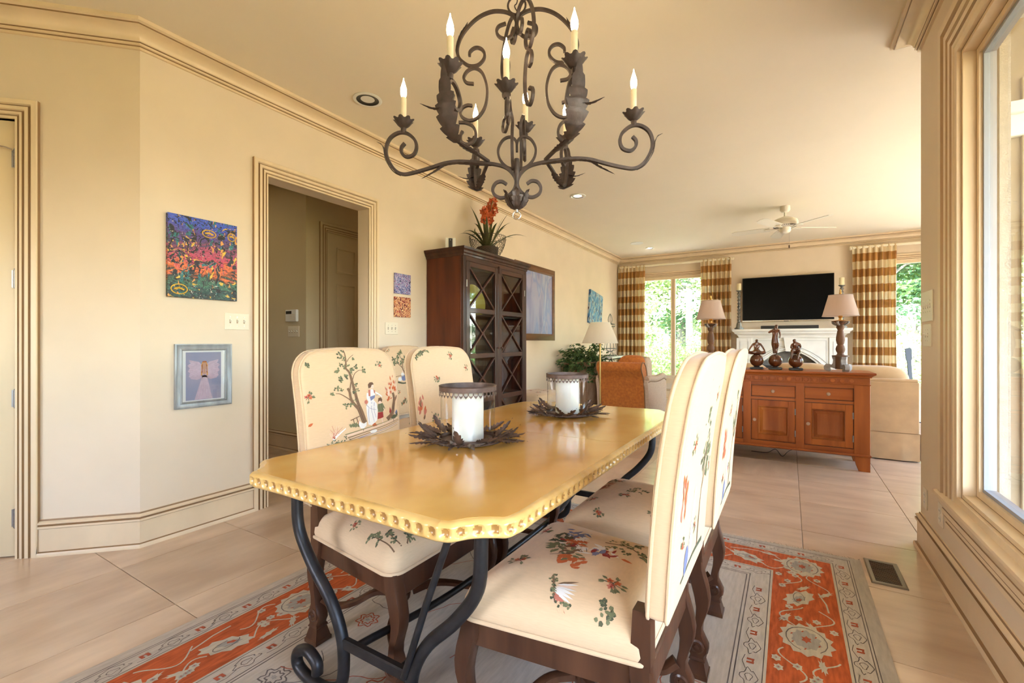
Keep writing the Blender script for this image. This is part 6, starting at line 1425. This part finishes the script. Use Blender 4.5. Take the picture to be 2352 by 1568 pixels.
# ================================================================== CONSOLE TABLE AND LANTERN
mat('marble_top', (.70, .69, .68), .25, var=.1, vscale=4)
cn = thing('console_table', 'black wrought iron console table with pale top at the left wall', 'console table', (-2.97, 8.45, 0))
MB().b2((-.25, -.50, .895), (.25, .50, .925), .006).build('top', 'marble_top', cn)
for sy in (-1, 1):
    for sx in (-1, 1):
        MB().tube(smooth_path([(sx*.20, sy*.42, .895), (sx*.22, sy*.43, .78), (sx*.12, sy*.40, .60), (sx*.20, sy*.42, .42), (sx*.10, sy*.38, .25), (sx*.20, sy*.43, .10), (sx*.22, sy*.44, .008)], 6), .011, 8).build('scroll_leg', 'iron', cn, 60)
        MB().tube(smooth_path([(sx*.20, sy*.42, .70), (sx*.08, sy*.42, .66), (sx*.06, sy*.42, .56), (sx*.13, sy*.42, .50), (sx*.18, sy*.42, .56), (sx*.13, sy*.42, .60)], 5), .008, 6).build('scroll', 'iron', cn, 60)
MB().tube([(-.20, -.42, .87), (.20, -.42, .87), (.20, .42, .87), (-.20, .42, .87)], .009, 6, True).build('apron_rail', 'iron', cn); MB().tube([(-.18, -.42, .20), (.18, -.42, .20), (.18, .42, .20), (-.18, .42, .20)], .009, 6, True).build('lower_rail', 'iron', cn)
mat('lantern_metal', (.16, .17, .14), .5, metal=.4, var=.3, vscale=20)
ln = thing('wire_finial', 'tall openwork metal urn finial on the console table', 'ornament', (-2.90, 8.35, .926))
pr_ = [(.11, 0), (.12, .012), (.06, .05), (.04, .09), (.11, .12), (.115, .15), (.085, .30), (.05, .45), (.06, .53), (.085, .56), (.085, .60), (.03, .62), (.045, .68), (.03, .75), (.004, .80)]
for k in range(10):
    a = 2*PI*k/10; MB().tube([(r_*math.cos(a), r_*math.sin(a), z) for r_, z in [(p.x, p.y) for p in smooth_path([(r_, z, 0) for r_, z in pr_], 3)]], .0035, 5).build('rib', 'lantern_metal', ln, 60)
for r_, z in ((.12, .012), (.04, .09), (.115, .14), (.05, .45), (.085, .56), (.085, .60), (.03, .62)): MB().tube([(r_*math.cos(a), r_*math.sin(a), z) for a in np.linspace(0, 2*PI, 25)[:-1]], .006, 6, True).build('hoop', 'lantern_metal', ln, 60)
# ================================================================== FOOTSTOOL
fs_ = thing('footstool', 'low toile upholstered stool against the wall past the cabinet', 'stool', (-2.93, 5.50, 0))
cush('cushion', -.27, .27, -.33, .33, .36, .53, fs_, 'linen', 4.5); MB().b2((-.26, -.32, .30), (.26, .32, .40), .01).build('rail', 'walnut', fs_)
for sx in (-1, 1):
    for sy in (-1, 1): MB().lathe([(.02, 0), (.018, .05), (.026, .18), (.022, .30)], 12, (sx*.22, sy*.28, 0)).build('leg', 'walnut', fs_, 40)
P = Print(.001, .001, 0, 0, 31)
for x, y, r in ((100, -180, 40), (60, 40, 46), (130, 180, 40), (-80, -60, 44), (-100, 160, 40), (180, -40, 36)): P.bouquet(x, y, r)
mbp = drape(P.p, lambda x, y, off: (x, y, .5312-.030*((abs(x)/.27)**4+(abs(y)/.33)**4)+off)); mbp.build('toile_print', PMAT, fs_)['kind'] = 'stuff'
# ================================================================== FIREPLACE, TV, MANTEL ORNAMENTS
mat('limestone', (.72, .69, .63), .6, var=.06, vscale=6); mat('stone_line', (.40, .38, .34), .7); mat('firebox', (.02, .019, .018), .8); mat('firebrick', (.16, .145, .125), .85, var=.25, vscale=12)
mat('screen_black', (.004, .004, .004), .3, spec=.06)
fp = thing('fireplace', 'white carved limestone fireplace surround with arched opening under the television', 'fireplace', (0, FY, 0))
ft = -.24
def arch(xh, z0, zs, za, n_=16): return [(-xh, z0)]+[(-xh+2*xh*k/n_, zs+(za-zs)*math.sin(PI*k/n_)**.85) for k in range(n_+1)]+[(xh, z0)]
ar = arch(.50, 0, .72, 1.03)
for sgn in (-1, 1):
    MB().b2((sgn*.86, ft+.02, 0), (sgn*.60, 0, 1.27), .004).build('pilaster', 'limestone', fp); MB().b2((sgn*.88, ft, 0), (sgn*.58, 0, .14), .004).build('pilaster_foot', 'limestone', fp)
# arched front slab
fr_ = MB(); k_ = len(ar)-2
xs = [p[0] for p in ar[1:-1]]
for k in range(len(xs)-1):
    a, b = ar[1+k], ar[2+k]; fr_.add([(a[0], ft+.04, a[1]), (b[0], ft+.04, b[1]), (b[0], ft+.04, 1.27), (a[0], ft+.04, 1.27), (a[0], 0, a[1]), (b[0], 0, b[1])], [[0, 1, 2, 3], [0, 1, 5, 4]])
for sgn in (-1, 1): fr_.b2((sgn*.60, ft+.04, 0), (sgn*.50, 0, 1.27))
fr_.build('arched_panel', 'limestone', fp, 30)
MB().tube([(x*1.07, ft+.035, z*1.0+.045) for x, z in ar[1:-1]], .020, 6).build('arch_moulding', 'limestone', fp, 60); MB().tube([(x*1.15, ft+.037, z+.085) for x, z in ar[1:-1]], .005, 5).build('arch_line', 'stone_line', fp)
for x0, x1 in ((-.56, -.10), (.10, .56)): MB().tube([(x0 if abs(x0) > abs(x1) else x0+.02, ft+.038, 1.215), (x1, ft+.038, 1.215)], .004, 4).build('panel_line', 'stone_line', fp); 
for x in (-.56, .56): MB().tube([(x, ft+.038, 1.215), (x, ft+.038, .80)], .004, 4).build('panel_line', 'stone_line', fp)
for sgn in (-1, 1): 
    MB().tube([(sgn*.66, ft+.018, .2), (sgn*.66, ft+.018, 1.2), (sgn*.80, ft+.018, 1.2), (sgn*.80, ft+.018, .2)], .004, 4, True).build('panel_line', 'stone_line', fp)
MB().prism([(-.05, 1.02), (.05, 1.02), (.085, 1.27), (-.085, 1.27)], ft-.0, ft+.06, 'y').build('keystone', 'limestone', fp, 30)
ms = [(0, 1.27), (.02, 1.272), (.025, 1.30), (.05, 1.33), (.085, 1.345), (.09, 1.37), (.115, 1.385), (.125, 1.40), (.125, 1.43), (0, 1.43)]
mm = MB().sweep([(-a, b) for a, b in ms], [(-.80, 0, 0), (-.80, ft+.02, 0), (.80, ft+.02, 0), (.80, 0, 0)], (0, 0, 1), False); mm.b2((-.80, ft+.02, 1.27), (.80, 0, 1.4295)); mm.build('mantel_shelf', 'limestone', fp, 30)
MB().b2((-.50, -.012, 0), (.50, -.004, 1.04)).build('firebox_back', 'firebrick', fp); MB().b2((-.44, -.10, 0), (.44, -.02, .75)).build('firebox', 'firebox', fp); MB().b2((-.30, -.16, .0), (.36, -.11, .72), .004).build('fire_screen', 'firebox', fp)
tv = thing('television', 'large black flat television mounted above the mantel', 'television', (-.042, FY-.045, 2.0))
MB().b2((-.725, -.05, -.412), (.725, 0, .412), .004).build('cabinet', 'black', tv); MB().b2((-.715, -.0525, -.395), (.715, -.050, .403)).build('screen', 'screen_black', tv); MB().b2((-.726, -.053, -.415), (.726, -.045, -.405), .001).build('bezel_strip', 'chrome', tv); MB().b2((-.04, -.05, -.425), (.04, -.02, -.41), .002).build('sensor', 'black', tv); MB().b2((-.3, 0, -.2), (.3, .044, .2)).build('wall_mount', 'black', tv)
tag(MB().b2((-.45, -.045, 0), (.45, .045, .062), .006).build('sound_bar', 'black', None, None, (0, FY-.16, 1.431)), 'long low black sound bar on the mantel below the television', 'speaker')
mat('aged_silver', (.20, .19, .165), .5, metal=.5, var=.4, vscale=30); mat('ivory_wax', (.80, .70, .45), .5)
def mantel_stick(x, label, lb2):
    t = thing('candlestick', label, 'candlestick', (x, FY-.23, 1.4305))
    for k in range(3):
        a = R(-90+120*k); MB().prism([(.0, .0), (.07, 0), (.085, .012), (.08, .03), (.055, .035), (.045, .07), (.035, .12), (.0, .15)], -.018, .018, 'y', M=Matrix.Rotation(a, 4, 'Z')).build('scroll_foot', 'aged_silver', t, 30)
    pf = [(.03, .14)]
    for k in range(9): z = .16+k*.062; pf += [(.022, z), (.034, z+.022), (.018, z+.045)]
    pf += [(.02, .715), (.05, .735), (.052, .742), (0, .742)]
    MB().lathe(pf, 12, sq=.9).build('carved_stem', 'aged_silver', t, 45)
    c = thing('mantel_candle', lb2, 'candle', (x, FY-.23, 1.4305+.7425)); MB().lathe([(0, 0), (.038, 0), (.038, .125), (.034, .13), (0, .128)], 20).build('wax_body', 'ivory_wax', c, 40); MB().tube([(0, 0, .126), (.002, 0, .14)], .0015, 5).build('wick', 'black', c)
mantel_stick(-.815, 'tall carved silvery candlestick left of the television', 'ivory candle on the candlestick left of the television'); mantel_stick(.78, 'tall carved candlestick right of the television behind the lamp', 'ivory candle on the candlestick right of the television')
# ================================================================== CURTAINS
def check_mat():
    m = bpy.data.materials.new('buffalo_check'); m.use_nodes = True; t = m.node_tree; n = t.nodes; L = t.links; n.clear()
    uv = n.new('ShaderNodeUVMap'); uv.uv_map = 'UVMap'; sp = n.new('ShaderNodeSeparateXYZ'); L.new(uv.outputs[0], sp.inputs[0])
    def stripe(o_):
        a = n.new('ShaderNodeMath'); a.operation = 'FRACT'; L.new(o_, a.inputs[0]); b = n.new('ShaderNodeMath'); b.operation = 'GREATER_THAN'; b.inputs[1].default_value = .5; L.new(a.outputs[0], b.inputs[0]); return b.outputs[0]
    sx, sy = stripe(sp.outputs['X']), stripe(sp.outputs['Y'])
    def mixc(f, A, B):
        q = n.new('ShaderNodeMix'); q.data_type = 'RGBA'; L.new(f, q.inputs['Factor'])
        for s_, v in (('A', A), ('B', B)):
            if isinstance(v, tuple): q.inputs[s_].default_value = (*v, 1)
            else: L.new(v, q.inputs[s_])
        return q.outputs['Result']
    c0 = mixc(sx, (.80, .66, .42), (.66, .47, .24)); c1 = mixc(sx, (.50, .24, .055), (.38, .155, .025)); col = mixc(sy, c0, c1)
    d = n.new('ShaderNodeBsdfPrincipled'); d.inputs['Roughness'].default_value = .55; d.inputs['Sheen Weight'].default_value = .3; tr = n.new('ShaderNodeBsdfTranslucent'); L.new(col, d.inputs['Base Color']); L.new(col, tr.inputs[0])
    mx = n.new('ShaderNodeMixShader'); mx.inputs[0].default_value = .22; L.new(d.outputs[0], mx.inputs[1]); L.new(tr.outputs[0], mx.inputs[2]); o = n.new('ShaderNodeOutputMaterial'); L.new(mx.outputs[0], o.inputs[0]); MATS['buffalo_check'] = m
check_mat()
mat('rod_cream', (.82, .72, .52), .4)
def curtain(x0, x1, label, seed):
    r_ = random.Random(seed); t = thing('curtain', label, 'curtain', ((x0+x1)/2, FY-.11, 0), 0, 'gold checked curtains'); w_ = x1-x0
    nf = 7; NU, NV = 140, 46; ph = [r_.uniform(-.5, .5) for _ in range(nf*2+4)]; ztop, zbot = 2.84, .03
    def prof(u, v):
        k = u*nf; i = int(k); a = 2*PI*(k+.18*(ph[i]*(1-abs(2*(k-i)-1))))
        am = (.016+.034*min(1, (1-v)*3.2))*(1+.4*ph[(i+3) % len(ph)])
        if v > .965: am *= .45+.5*abs(math.sin(u*70))*.5
        spread = 1+.06*(1-v)-.03*math.sin(PI*v)
        return ((u-.5)*w_*spread+.012*math.sin(a*.5+v*3)*(1-v), am*math.sin(a)-.012, zbot+(ztop-zbot)*v+(.008*math.sin(u*90) if v > .99 else 0))
    mb = MB().grid(prof, NU, NV); o = mb.build('drape', 'buffalo_check', t, 179)
    me = o.data; uvl = me.uv_layers.new(name='UVMap')
    cl = [0]
    for i in range(NU):
        a, b = prof(i/NU, .5), prof((i+1)/NU, .5); cl.append(cl[-1]+math.dist(a[:2], b[:2]))
    for lp_ in me.loops:
        vi = lp_.vertex_index; i, j = vi % (NU+1), vi//(NU+1); uvl.data[lp_.index].uv = (cl[i]/.19, (j/NV)*(ztop-zbot)/.268)
    MB().grid(lambda u, v: ((u-.5)*w_, -.006+.010*math.sin(u*150), ztop-.045+v*.012), 120, 1).build('gather_stitch', 'sofa_seam', t)
curtain(-3.215, -2.625, 'gold checked curtain in the far left corner of the living room', 1); curtain(-1.515, -.955, 'gold checked curtain between the far window and the television', 2); curtain(.935, 1.53, 'gold checked curtain right of the television', 3); curtain(2.62, 3.2, 'gold checked curtain in the far right corner of the living room', 4)
def rod(x0, x1, label):
    t = thing('curtain_rod', label, 'curtain rod', ((x0+x1)/2, FY-.105, 2.815)); h = (x1-x0)/2
    MB().tube([(-h, 0, 0), (h, 0, 0)], .024, 14).build('pole', 'rod_cream', t, 60)
    for s_ in (-1, 1): MB().lathe([(.024, 0), (.032, .004), (.032, .012), (.026, .020), (.034, .034), (.030, .052), (.014, .062), (0, .064)], 16, M=Matrix.Translation((s_*h, 0, 0)) @ Matrix.Rotation(R(90*s_), 4, 'Y')).build('end_finial', 'rod_cream', t, 50)
    for s_ in (-1, 0, 1): MB().b2((s_*h*.96-.01, .0, -.012), (s_*h*.96+.01, .105, .012), .002).build('bracket', 'rod_cream', t)
rod(-3.13, -.97, 'cream curtain rod over the left far window'); rod(.95, 3.12, 'cream curtain rod over the right far window')
# ================================================================== GUITAR BY THE WINDOW
wood('spruce', (.55, .30, .10), (.42, .20, .06), .3, 'z', 2, coat=.5); mat('ebony', (.015, .012, .011), .4)
gt = thing('guitar', 'acoustic guitar on a stand before the right far window, headstock showing', 'guitar', (1.49, 8.5, .06), R(15)); gt.rotation_euler = (R(-8), 0, R(12))
go = [(p.x, p.y) for p in smooth_path([(0, 0, 0), (.14, .01, 0), (.195, .10, 0), (.17, .20, 0), (.125, .27, 0), (.135, .36, 0), (.12, .44, 0), (.05, .475, 0), (0, .478, 0)], 5)]
go = go+[(-x, z) for x, z in go[::-1][1:-1]]
MB().prism(go, -.05, .05, 'y').build('body', 'spruce', gt, 40); MB().b2((-.025, -.062, .40), (.025, -.048, .86), .003).build('neck', 'ebony', gt); MB().prism([(-.025, .86), (.025, .86), (.036, .90), (.038, 1.04), (.015, 1.055), (-.015, 1.045), (-.038, 1.04), (-.036, .90)], -.060, -.044, 'y').build('headstock', 'ebony', gt, 30)
for sx in (-1, 1):
    for k in range(3): MB().lathe([(.005, 0), (.005, .018), (.011, .020), (.011, .030), (0, .031)], 10, M=Matrix.Translation((sx*.036, -.052, .92+k*.045)) @ Matrix.Rotation(R(90*sx), 4, 'Y')).build('tuning_peg', 'chrome', gt, 40)
gs = thing('guitar_stand', 'black guitar stand before the right far window', 'stand', (1.49, 8.52, 0), R(12))
for k in range(3): a = R(90+120*k); MB().tube([(0, .0, .12), (.24*math.cos(a), .24*math.sin(a), .008)], .008, 6).build('leg', 'black', gs)
MB().tube([(0, .05, .10), (0, .12, .70)], .010, 8).build('upright', 'black', gs); MB().tube([(-.16, -.10, .06), (-.16, .03, .045), (.16, .03, .045), (.16, -.10, .06)], .008, 6).build('cradle', 'black', gs)
# ================================================================== OUTSIDE: GROUND AND WOODS
mat('leaf_litter', (.14, .16, .06), .9, col2=(.22, .17, .09), vscale=1.4, bump=.3, bscale=10)
struct('ground', MB().b2((-45, -30, -.5), (45, 75, -.14)), 'leaf_litter'); 
mat('terrace_stone', (.58, .54, .48), .8, var=.1, vscale=3)
struct('patio', MB().b2((RXW+.16, -6, -.14), (3.6, RY-.19, -.10)).b2((3.42, RY-.5, -.14), (9, 10.2, -.10)).b2((-9, 10.07, -.14), (9, 13.4, -.10)), 'terrace_stone')  # paving beside the living room is added to bounce sun indoors
mat('bark_grey', (.36, .33, .33), .9, col2=(.22, .20, .20), vscale=9, stretch=(2, 2, .3), bump=.6, bscale=14)
def leafmat(nm, c): 
    translucent(nm, c, .45)
leafmat('leaf_a', (.26, .42, .15)); leafmat('leaf_b', (.42, .54, .27)); leafmat('leaf_c', (.14, .28, .14))
rt = random.Random(77)
def crown_mesh(seed, n_, rx, rz, zc, ls, m_):
    r_ = random.Random(seed); mb = MB(); cl = [(Vector((r_.gauss(0, .55)*rx, r_.gauss(0, .55)*rx, zc+r_.uniform(-1, 1)*rz)), r_.uniform(.35, .9)) for _ in range(46)]
    for k in range(n_):
        c, s_ = r_.choice(cl); p = c+Vector((r_.gauss(0, 1), r_.gauss(0, 1), r_.gauss(0, .6)))*s_*.55
        d = Vector((r_.gauss(0, 1), r_.gauss(0, 1), r_.gauss(0, .6))).normalized(); q = d.orthogonal().normalized(); l_ = ls*r_.uniform(.6, 1.3)
        mb.add([p, p+d*l_*.5+q*l_*.3, p+d*l_, p+d*l_*.5-q*l_*.3], [[0, 1, 2, 3]])
    return mb.mesh('crown', m_)
def trunk_mesh(seed, h, r0):
    r_ = random.Random(seed); mb = MB(); x = y = 0; pts = []; 
    for k in range(9): pts.append((x, y, -.3+h*k/8)); x += r_.gauss(0, .06); y += r_.gauss(0, .06)
    mb.tube(pts, [r0*(1.25 if k == 0 else 1-.085*k) for k in range(9)], 10)
    for k in range(7):
        b = Vector(pts[3+k % 5]); a = r_.uniform(0, 6.3); e_ = b+Vector((math.cos(a), math.sin(a), .5))*r_.uniform(1.0, 2.4); mb.tube([b, (b+e_)/2+Vector((0, 0, .15)), e_], [r0*.28, r0*.18, r0*.06], 6)
    return mb.mesh('trunk', 'bark_grey', 60)
crowns = [crown_mesh(1, 17000, 2.2, 3.0, 5.2, .13, 'leaf_a'), crown_mesh(2, 17000, 2.0, 3.4, 4.8, .12, 'leaf_b'), crown_mesh(3, 17000, 2.4, 2.6, 4.6, .14, 'leaf_c')]
trunks = [trunk_mesh(1, 9, .17), trunk_mesh(2, 10, .26), trunk_mesh(3, 8, .12)]
low_ = [crown_mesh(11, 8000, .8, .55, .75, .08, 'leaf_b'), crown_mesh(12, 8000, .9, .7, .8, .08, 'leaf_a')]
spots = [(-7.5, 19, 0, 1), (-5.2, 16.5, 1, 1), (-3.6, 18.5, 2, 0), (-4.4, 22, 0, 1), (-2.6, 15.5, 1, 2), (-1.2, 20, 2, 0), (-6.3, 24, 1, 0), (-.2, 17, 0, 1), (1.3, 21, 1, 2), (2.4, 16.5, 2, 0), (3.6, 19, 0, 1), (5.0, 17, 1, 0), (6.6, 20, 2, 1), (4.6, 24, 0, 2), (8, 24, 1, 1), (-9.5, 25, 2, 1), (2.2, 26, 0, 0), (-2.4, 27, 1, 1), (22, 4, 0, 0), (24, 10, 1, 1), (21, 15, 2, 2)]
for k, (x, y, c, tr) in enumerate(spots):
    far_ = 'outside left far window' if x < 1 else ('outside right far window' if y > 14 else 'beyond the side windows')
    kind = ('mid green', 'pale green', 'dark green')[c]; gir = ('medium', 'thick', 'slender')[tr]
    t = thing('woodland_tree', '%s tree with %s trunk %s, %s' % (kind, gir, far_, ('close to the house', 'farther into the woods', 'deep in the woods')[min(2, int(max(0, (y-15)//3.5)) if y > 14 else 1)]), 'tree', (x, y, -.15), rt.uniform(0, 6.28), 'woods outside the windows'); s_ = rt.uniform(.9, 1.25); t.scale = (s_, s_, s_)
    link('trunk', trunks[tr], t); o = link('crown', crowns[c], t); o['kind'] = 'stuff'
for k in range(8):
    x = -6.5+k*1.55+rt.uniform(-.4, .4); y = rt.uniform(13.6, 16)
    t = thing('undergrowth_bush', ('pale', 'mid green')[k % 2]+' low bush outside the far windows, '+('first', 'second', 'third', 'fourth', 'fifth', 'sixth', 'seventh', 'eighth')[k]+' from the left', 'bush', (x, y, -.15), rt.uniform(0, 6.28), 'bushes at the wood edge'); o = link('foliage', low_[k % 2], t); o['kind'] = 'stuff'; t.scale = (1.1, 1.1, rt.uniform(.7, 1.3))
